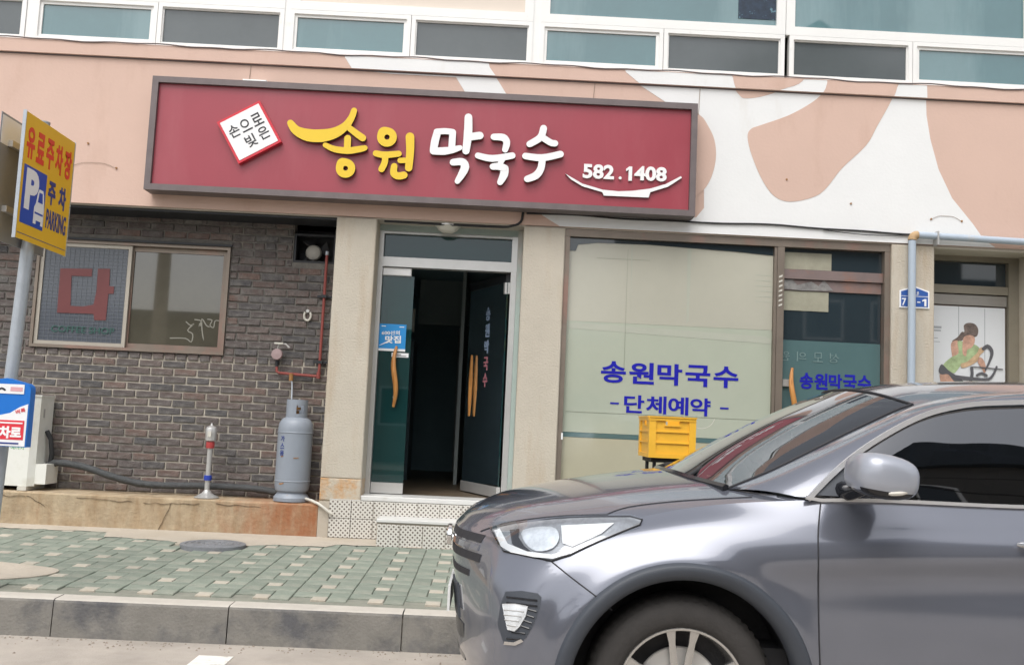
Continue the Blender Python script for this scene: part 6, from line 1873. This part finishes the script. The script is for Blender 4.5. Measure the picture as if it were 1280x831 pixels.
MB().lathe([(0.045, -0.008), (0.062, -0.012), (0.068, -0.006), (0.068, 0.01), (0.045, 0.01), (0.045, -0.008)], (0, 0, 0), 28, axis='y').build('front_emblem', chrome, car, True)
em = bpy.data.objects['front_emblem']
em.data.transform(Matrix.Translation((-0.186, YC, 0.866)) @ Matrix.Rotation(R(-90), 4, 'Z') @ Matrix.Diagonal((1.15, 1, 0.75, 1)))
MB().box(-0.172, -0.160, YC - 0.26, YC + 0.26, 0.545, 0.66).build('licence_plate', plate_white, car)
front_band(0.525, 0.68, 0.30, 0.006, 'plate_recess', clad)

# wheels
def wheel(wx, side):
    yo = YC - side * 0.895                                 # outer tyre face plane
    s_ = side
    def L(prof, name, m_, parent, n=72, angle=40):
        mb = MB(); mb.lathe([(r_, h * s_) for r_, h in prof], (wx, yo, WZ), n, axis='y')
        if s_ < 0: mb.f = [f[::-1] for f in mb.f]
        return mb.build(name, m_, parent, True, angle=angle)
    w_ = L([(0.262, 0.012), (0.268, 0.002), (0.285, -0.004), (0.31, -0.006), (0.338, 0.0), (0.357, 0.014), (0.369, 0.032), (0.377, 0.05), (0.379, 0.08), (0.379, 0.16), (0.375, 0.20), (0.35, 0.232), (0.262, 0.235)], 'wheel', tyre_m, car)
    mbt = MB()
    for k in range(60):                                    # shoulder tread blocks
        a = 2 * PI * k / 60; c, si = math.cos(a), math.sin(a); c2, s2 = math.cos(a + 0.06), math.sin(a + 0.06)
        P = []
        for (cc, ss) in ((c, si), (c2, s2)):
            for r_, h in ((0.364, 0.018), (0.3815, 0.05), (0.3815, 0.10)):
                P.append((wx + r_ * cc, yo + h * s_, WZ - r_ * ss))
        mbt.add(P, [(0, 1, 4, 3), (1, 2, 5, 4)])
    mbt.build('tread', tyre_m, w_, True)
    L([(0.262, 0.010), (0.2585, 0.004), (0.250, 0.006), (0.246, 0.016), (0.238, 0.06), (0.232, 0.16), (0.232, 0.19)], 'rim', alloy, w_)
    L([(0.0001, 0.085), (0.165, 0.085), (0.17, 0.09), (0.17, 0.10)], 'brake_disc', steel, w_)
    L([(0.0001, 0.13), (0.236, 0.13)], 'rim_back', black_rubber, w_)
    L([(0.0001, 0.020), (0.030, 0.022), (0.035, 0.03), (0.055, 0.038), (0.062, 0.06), (0.0001, 0.06)], 'hub', alloy, w_, 32)
    mb = MB()
    for k in range(5):
        for dd in (-1, 1):
            a = PI / 2 + 2 * PI * k / 5
            r_in, r_out = 0.035, 0.250
            def P(r_, off, h):
                c, si = math.cos(a), math.sin(a)
                return (wx + r_ * c - off * si, yo + h * s_, WZ + r_ * si + off * c)
            prs = []
            for t in (0, .25, .5, .75, 1):
                r_ = r_in + (r_out - r_in) * t
                ctr = dd * (0.020 + 0.030 * t ** 1.3); hw = 0.016 - 0.004 * t + (0.008 * max(0, (t - 0.75) * 4))
                hh = 0.034 - 0.026 * t ** 2 + 0.0
                prs.append([P(r_, ctr - hw, hh + 0.004), P(r_, ctr, hh), P(r_, ctr + hw, hh + 0.004), P(r_, ctr + hw * 0.8, hh + 0.035), P(r_, ctr - hw * 0.8, hh + 0.035)])
            n0 = len(mb.v); vs = [p for q in prs for p in q]; fs = []
            for i in range(4):
                for m_ in range(5): fs.append((i * 5 + m_, i * 5 + (m_ + 1) % 5, i * 5 + 5 + (m_ + 1) % 5, i * 5 + 5 + m_))
            one = MB(); one.add(vs, fs if s_ == -1 else [f[::-1] for f in fs]); one.build('spoke', alloy, w_, True, angle=30)
for wx in (WF, WRr):
    for side in (1, -1): wheel(wx, side)

# door mirror
def mirror_unit(side):
    cx_, vy, cz_ = 1.522, 1.070, 1.283
    mb = MB(); nU, nV = 28, 18
    rws = []
    for i in range(nV + 1):
        ph = -PI / 2 + PI * i / nV; r_ = []
        for j in range(nU + 1):
            th_ = 2 * PI * j / nU
            def sp(c, e): return math.copysign(abs(c) ** e, c)
            x = 0.110 * sp(math.cos(ph), .50) * sp(math.cos(th_), .62)
            y = 0.135 * sp(math.cos(ph), .50) * sp(math.sin(th_), .62)
            z = 0.084 * sp(math.sin(ph), .72)
            # taper: deeper towards the front top, cut off at the back
            z *= 1 - 0.16 * max(0, x) / 0.11
            z *= 1.0 + 0.10 * (y / 0.135)
            x += 0.30 * z * 0.25
            zz = z
            r_.append((cx_ + x * 1.12, vy + y, cz_ + zz - (0.14 * x)))
        rws.append(r_)
    up_, lo_ = MB(), MB()
    quads_u, quads_l, quads_s = [], [], []
    for i in range(nV):
        for j in range(nU):
            q = [rws[i][j], rws[i][j + 1], rws[i + 1][j + 1], rws[i + 1][j]]
            c = [sum(p[k] for p in q) / 4 for k in range(3)]
            rel = c[2] - cz_ + 0.10 * (c[0] - cx_) - 0.10 * 0
            tgt = quads_u if rel > -0.056 else quads_l
            vs = [W3(p, side) for p in q]
            tgt.append(vs[::-1] if side == 1 else vs)
    m_ = weld(quads_u, 'door_mirror', mat('sky_toned_mirror', (0.34, 0.36, 0.41), 0.35, 0.0, metal=0.3, coat=0.6) if 'sky_toned_mirror' not in MATS else MATS['sky_toned_mirror'])  # body colour made paler to carry the sky reflection on the mirror
    weld(quads_l, 'lower_shell', black_gloss, m_)
    # indicator strip
    P = spline([(cx_ - 0.02, vy + .118, cz_ - .058), (cx_ + 0.03, vy + .120, cz_ - .054), (cx_ + 0.068, vy + .105, cz_ - .042), (cx_ + 0.09, vy + .075, cz_ - .022), (cx_ + 0.10, vy + .04, cz_ + 0.004)], 5)
    MB().tube([W3(p, side) for p in P], [0.006] + [0.010] * (len(P) - 2) + [0.006], 8).build('indicator', mat('indicator_lens', (0.62, 0.60, 0.54), 0.2, 0.05, 20) if 'indicator_lens' not in MATS else MATS['indicator_lens'], m_, True)
    # foot
    MB().tube([W3(p, side) for p in ((1.46, .80, 1.20), (1.48, .89, 1.212), (1.50, .97, 1.235), (1.505, 1.02, 1.25))], [0.05, 0.034, 0.03, 0.03], 12).build('mirror_arm', black_gloss, m_, True)
    vs = [W3(p, side) for p in ((1.34, .846, 1.186), (1.475, .858, 1.186), (1.475, .795, 1.31))]
    vs2 = [W3(p, side) for p in ((1.34, .83, 1.186), (1.475, .84, 1.186), (1.475, .78, 1.31))]
    MB().add(vs + vs2, [(0, 1, 2), (5, 4, 3), (0, 3, 4, 1), (1, 4, 5, 2), (2, 5, 3, 0)]).build('mirror_mount', clad, m_)
mirror_unit(1); mirror_unit(-1)
# door handles
for side in (1, -1):
    for x_ in (2.13, 3.02):
        P = [W3(p, side) for p in ((x_, .945, 1.03), (x_ + .015, .972, 1.032), (x_ + .10, .985, 1.036), (x_ + .19, .972, 1.04), (x_ + .205, .945, 1.04))]
        MB().tube(P, [.010, .014, .015, .014, .010], 10).build('door_handle', chrome, car, True)
# wiper resting at the foot of the screen
MB().tube([W3((.93, -.30, 1.232), 1), W3((.955, .05, 1.245), 1), W3((.985, .38, 1.232), 1)], 0.012, 8).build('wiper', black_rubber, car, True)
MB().tube([W3((.90, .42, 1.222), 1), W3((.99, .30, 1.262), 1), W3((1.02, .12, 1.275), 1)], 0.009, 8).build('wiper_arm', black_rubber, car, True)
MB().tube([W3((.93, -.62, 1.21), 1), W3((.965, -.50, 1.235), 1), W3((.97, -.30, 1.245), 1)], 0.014, 8).build('wiper', black_rubber, car, True)
# rear lamps, plate
for side in (1, -1):
    vs = [W3(p, side) for p in ((4.28, .905, .95), (4.50, .80, .95), (4.58, .72, .95), (4.25, .905, 1.08), (4.46, .82, 1.10), (4.54, .72, 1.10))]
    mb = MB(); mb.add(vs, [(0, 1, 4, 3), (1, 2, 5, 4)]); mb.add([(x + 0.0, y + side * 0.03, z) for x, y, z in vs], [(3, 4, 1, 0), (4, 5, 2, 1)]); mb.build('tail_lamp', red_print, car)
# rear glass and tail panel
quads = []
lt = [(4.42, 0, 1.60), (4.40, .28, 1.59), (4.35, .53, 1.56)]
lb = [top[-1], top[-4], top[jn[12]]]
for side in (1, -1):
    for k in range(2):
        q = [lt[k], lt[k + 1], lb[k + 1], lb[k]]
        vs = [W3(p, side) for p in q]; quads.append(vs if side == 1 else vs[::-1])
weld(quads, 'rear_window', car_glass)
quads = []
for side in (1, -1):
    for q in ([Gd[-1], Sd[-1], (4.20, .83, 1.25), (4.44, .75, 1.26)],):
        vs = [W3(p, side) for p in q]; quads.append(vs if side == 1 else vs[::-1])
    q = [(4.10, .745, 1.44), (4.08, .85, 1.245), (4.20, .83, 1.25)]
    vs = [W3(p, side) for p in q]; quads.append(vs)
weld(quads, 'rear_pillar', paint)
# cabin: dashboard, seats, steering wheel
MB().prism([(1.02, 1.12), (1.10, 1.17), (1.45, 1.15), (1.62, 1.08), (1.60, 0.85), (1.02, 0.85)], YC - 0.76, YC + 0.76, ax='y').build('dashboard', cabin_m, car)
MB().box(1.0, 4.3, YC - 0.78, YC + 0.78, 0.45, 0.55).build('cabin_floor', cabin_m, car)
def seat(x, v, w):
    y0_, y1_ = YC - v - w / 2, YC - v + w / 2
    t = MB().prism([(x, 0.55), (x, 0.80), (x + 0.50, 0.76), (x + 0.56, 0.55)], y0_, y1_, ax='y'); s_ = t.build('seat', cabin_m, car)
    MB().prism([(x + 0.44, 0.77), (x + 0.56, 0.77), (x + 0.74, 1.36), (x + 0.66, 1.38)], y0_ + 0.02, y1_ - 0.02, ax='y').build('backrest', cabin_m, s_)
    MB().prism([(x + 0.69, 1.40), (x + 0.77, 1.39), (x + 0.82, 1.54), (x + 0.73, 1.56)], (y0_ + y1_) / 2 - 0.13, (y0_ + y1_) / 2 + 0.13, ax='y').build('headrest', cabin_m, s_)
seat(1.85, 0.38, 0.52); seat(1.85, -0.38, 0.52); seat(2.80, 0.0, 1.3)
mb = MB(); P = []
for k in range(28):
    a = 2 * PI * k / 28; u, w_ = 0.185 * math.cos(a), 0.185 * math.sin(a)
    P.append((1.66 - w_ * math.sin(R(25)) * 1, YC - 0.38 + u, 1.10 + w_ * math.cos(R(25))))
mb.tube(P, 0.015, 8, closed=True); mb.cyl((1.60, YC - .38, 1.08), (1.68, YC - .38, 1.10), 0.06); mb.build('steering_wheel', cabin_m, car, True)

# ================================================================== ACROSS THE STREET (seen mirrored in the glass)
def house(name, label, x0, x1, y, zt, wallm, roofm, gable=0.0, wins=()):
    t = thing(name, label, 'building', ((x0 + x1) / 2, y, 0))
    MB().box(x0, x1, y - 8, y, 0, zt).build('wall', wallm, t)
    if gable:
        MB().prism([(x0 - 0.4, zt), ((x0 + x1) / 2, zt + gable), (x1 + 0.4, zt), (x1 + 0.4, zt - 0.15), (x0 - 0.4, zt - 0.15)], y - 8.3, y + 0.5).build('roof', roofm, t)
    else:
        MB().box(x0 - 0.1, x1 + 0.1, y - 8.1, y + 0.12, zt, zt + 0.25).build('roof', roofm, t)
    for (a, b, c, d) in wins:
        mb = MB(); frame_rect(mb, a, b, c, d, 0.07, y + 0.001, y + 0.06); f = mb.build('window', pvc, t)
        MB().box(a + 0.07, b - 0.07, y + 0.01, y + 0.03, c + 0.07, d - 0.07).build('pane', dark_glass, f)
    return t
opp_wall = mat('opposite_wall', (0.34, 0.32, 0.29), 0.85, 0.12, 0.6)
opp_dark = mat('opposite_dark_wall', (0.13, 0.125, 0.115), 0.85, 0.12, 0.6)
opp_roof = mat('opposite_roof', (0.06, 0.075, 0.09), 0.7, 0.15, 1)
wins = lambda a, n, z: [(a + i * 2.0, a + 1.2 + i * 2.0, z, z + 1.2) for i in range(n)]
house('low_house', 'low dark house across the street, mirrored in the left window of the brick wall', -24, -8.2, -19.5, 4.1, opp_dark, opp_roof, 0, wins(-20, 5, 1.0))
house('low_house', 'grey flat roofed shop across the street, mirrored in the car side window', -8.5, 3.5, -20.0, 3.9, opp_wall, opp_roof, 0, wins(-7.5, 5, 1.2))
house('low_house', 'tall dark gabled building across the street, mirrored as a roof in the upper window', 4.3, 14, -19.0, 10.6, opp_dark, opp_roof, 3.2, wins(5, 4, 1.1) + wins(5, 4, 4.3) + wins(5, 4, 7.5))
house('low_house', 'pale two storey house across the street, beyond the gabled roof', 14.6, 25, -20.5, 6.4, opp_wall, opp_roof, 0, wins(14.2, 4, 3.8))
up_ = thing('utility_pole', 'concrete utility pole across the street, mirrored in the brown window pane', 'pole', (-9.2, -16.5, 0))
MB().cyl((-9.2, -16.5, 0), (-9.2, -16.5, 9.0), 0.22, 0.15, 16).build('pole', concrete, up_, True)
MB().box(-10.1, -8.3, -16.56, -16.44, 8.3, 8.42).build('crossarm', galv, up_)
struct(MB().box(-60, 60, -30, -15.2, 0.0, 0.12).build('opposite_pavement', concrete))
for k, (z_, lab) in enumerate(((8.45, 'upper'), (7.7, 'middle'), (7.1, 'lower'))):
    P = [(-60 + i * 4, -16.5, z_ - 0.5 * math.sin(PI * ((i * 4 + 30) % 37) / 37.0)) for i in range(31)]
    o = MB().tube(P, 0.02, 5).build('power_line', black_rubber, None, True); tag(o, '%s power line running along the far side of the street, mirrored in the glass' % lab, 'power line')

for _o in COL.objects:
    if _o.name.startswith('txt'): print('leftover', _o.name)
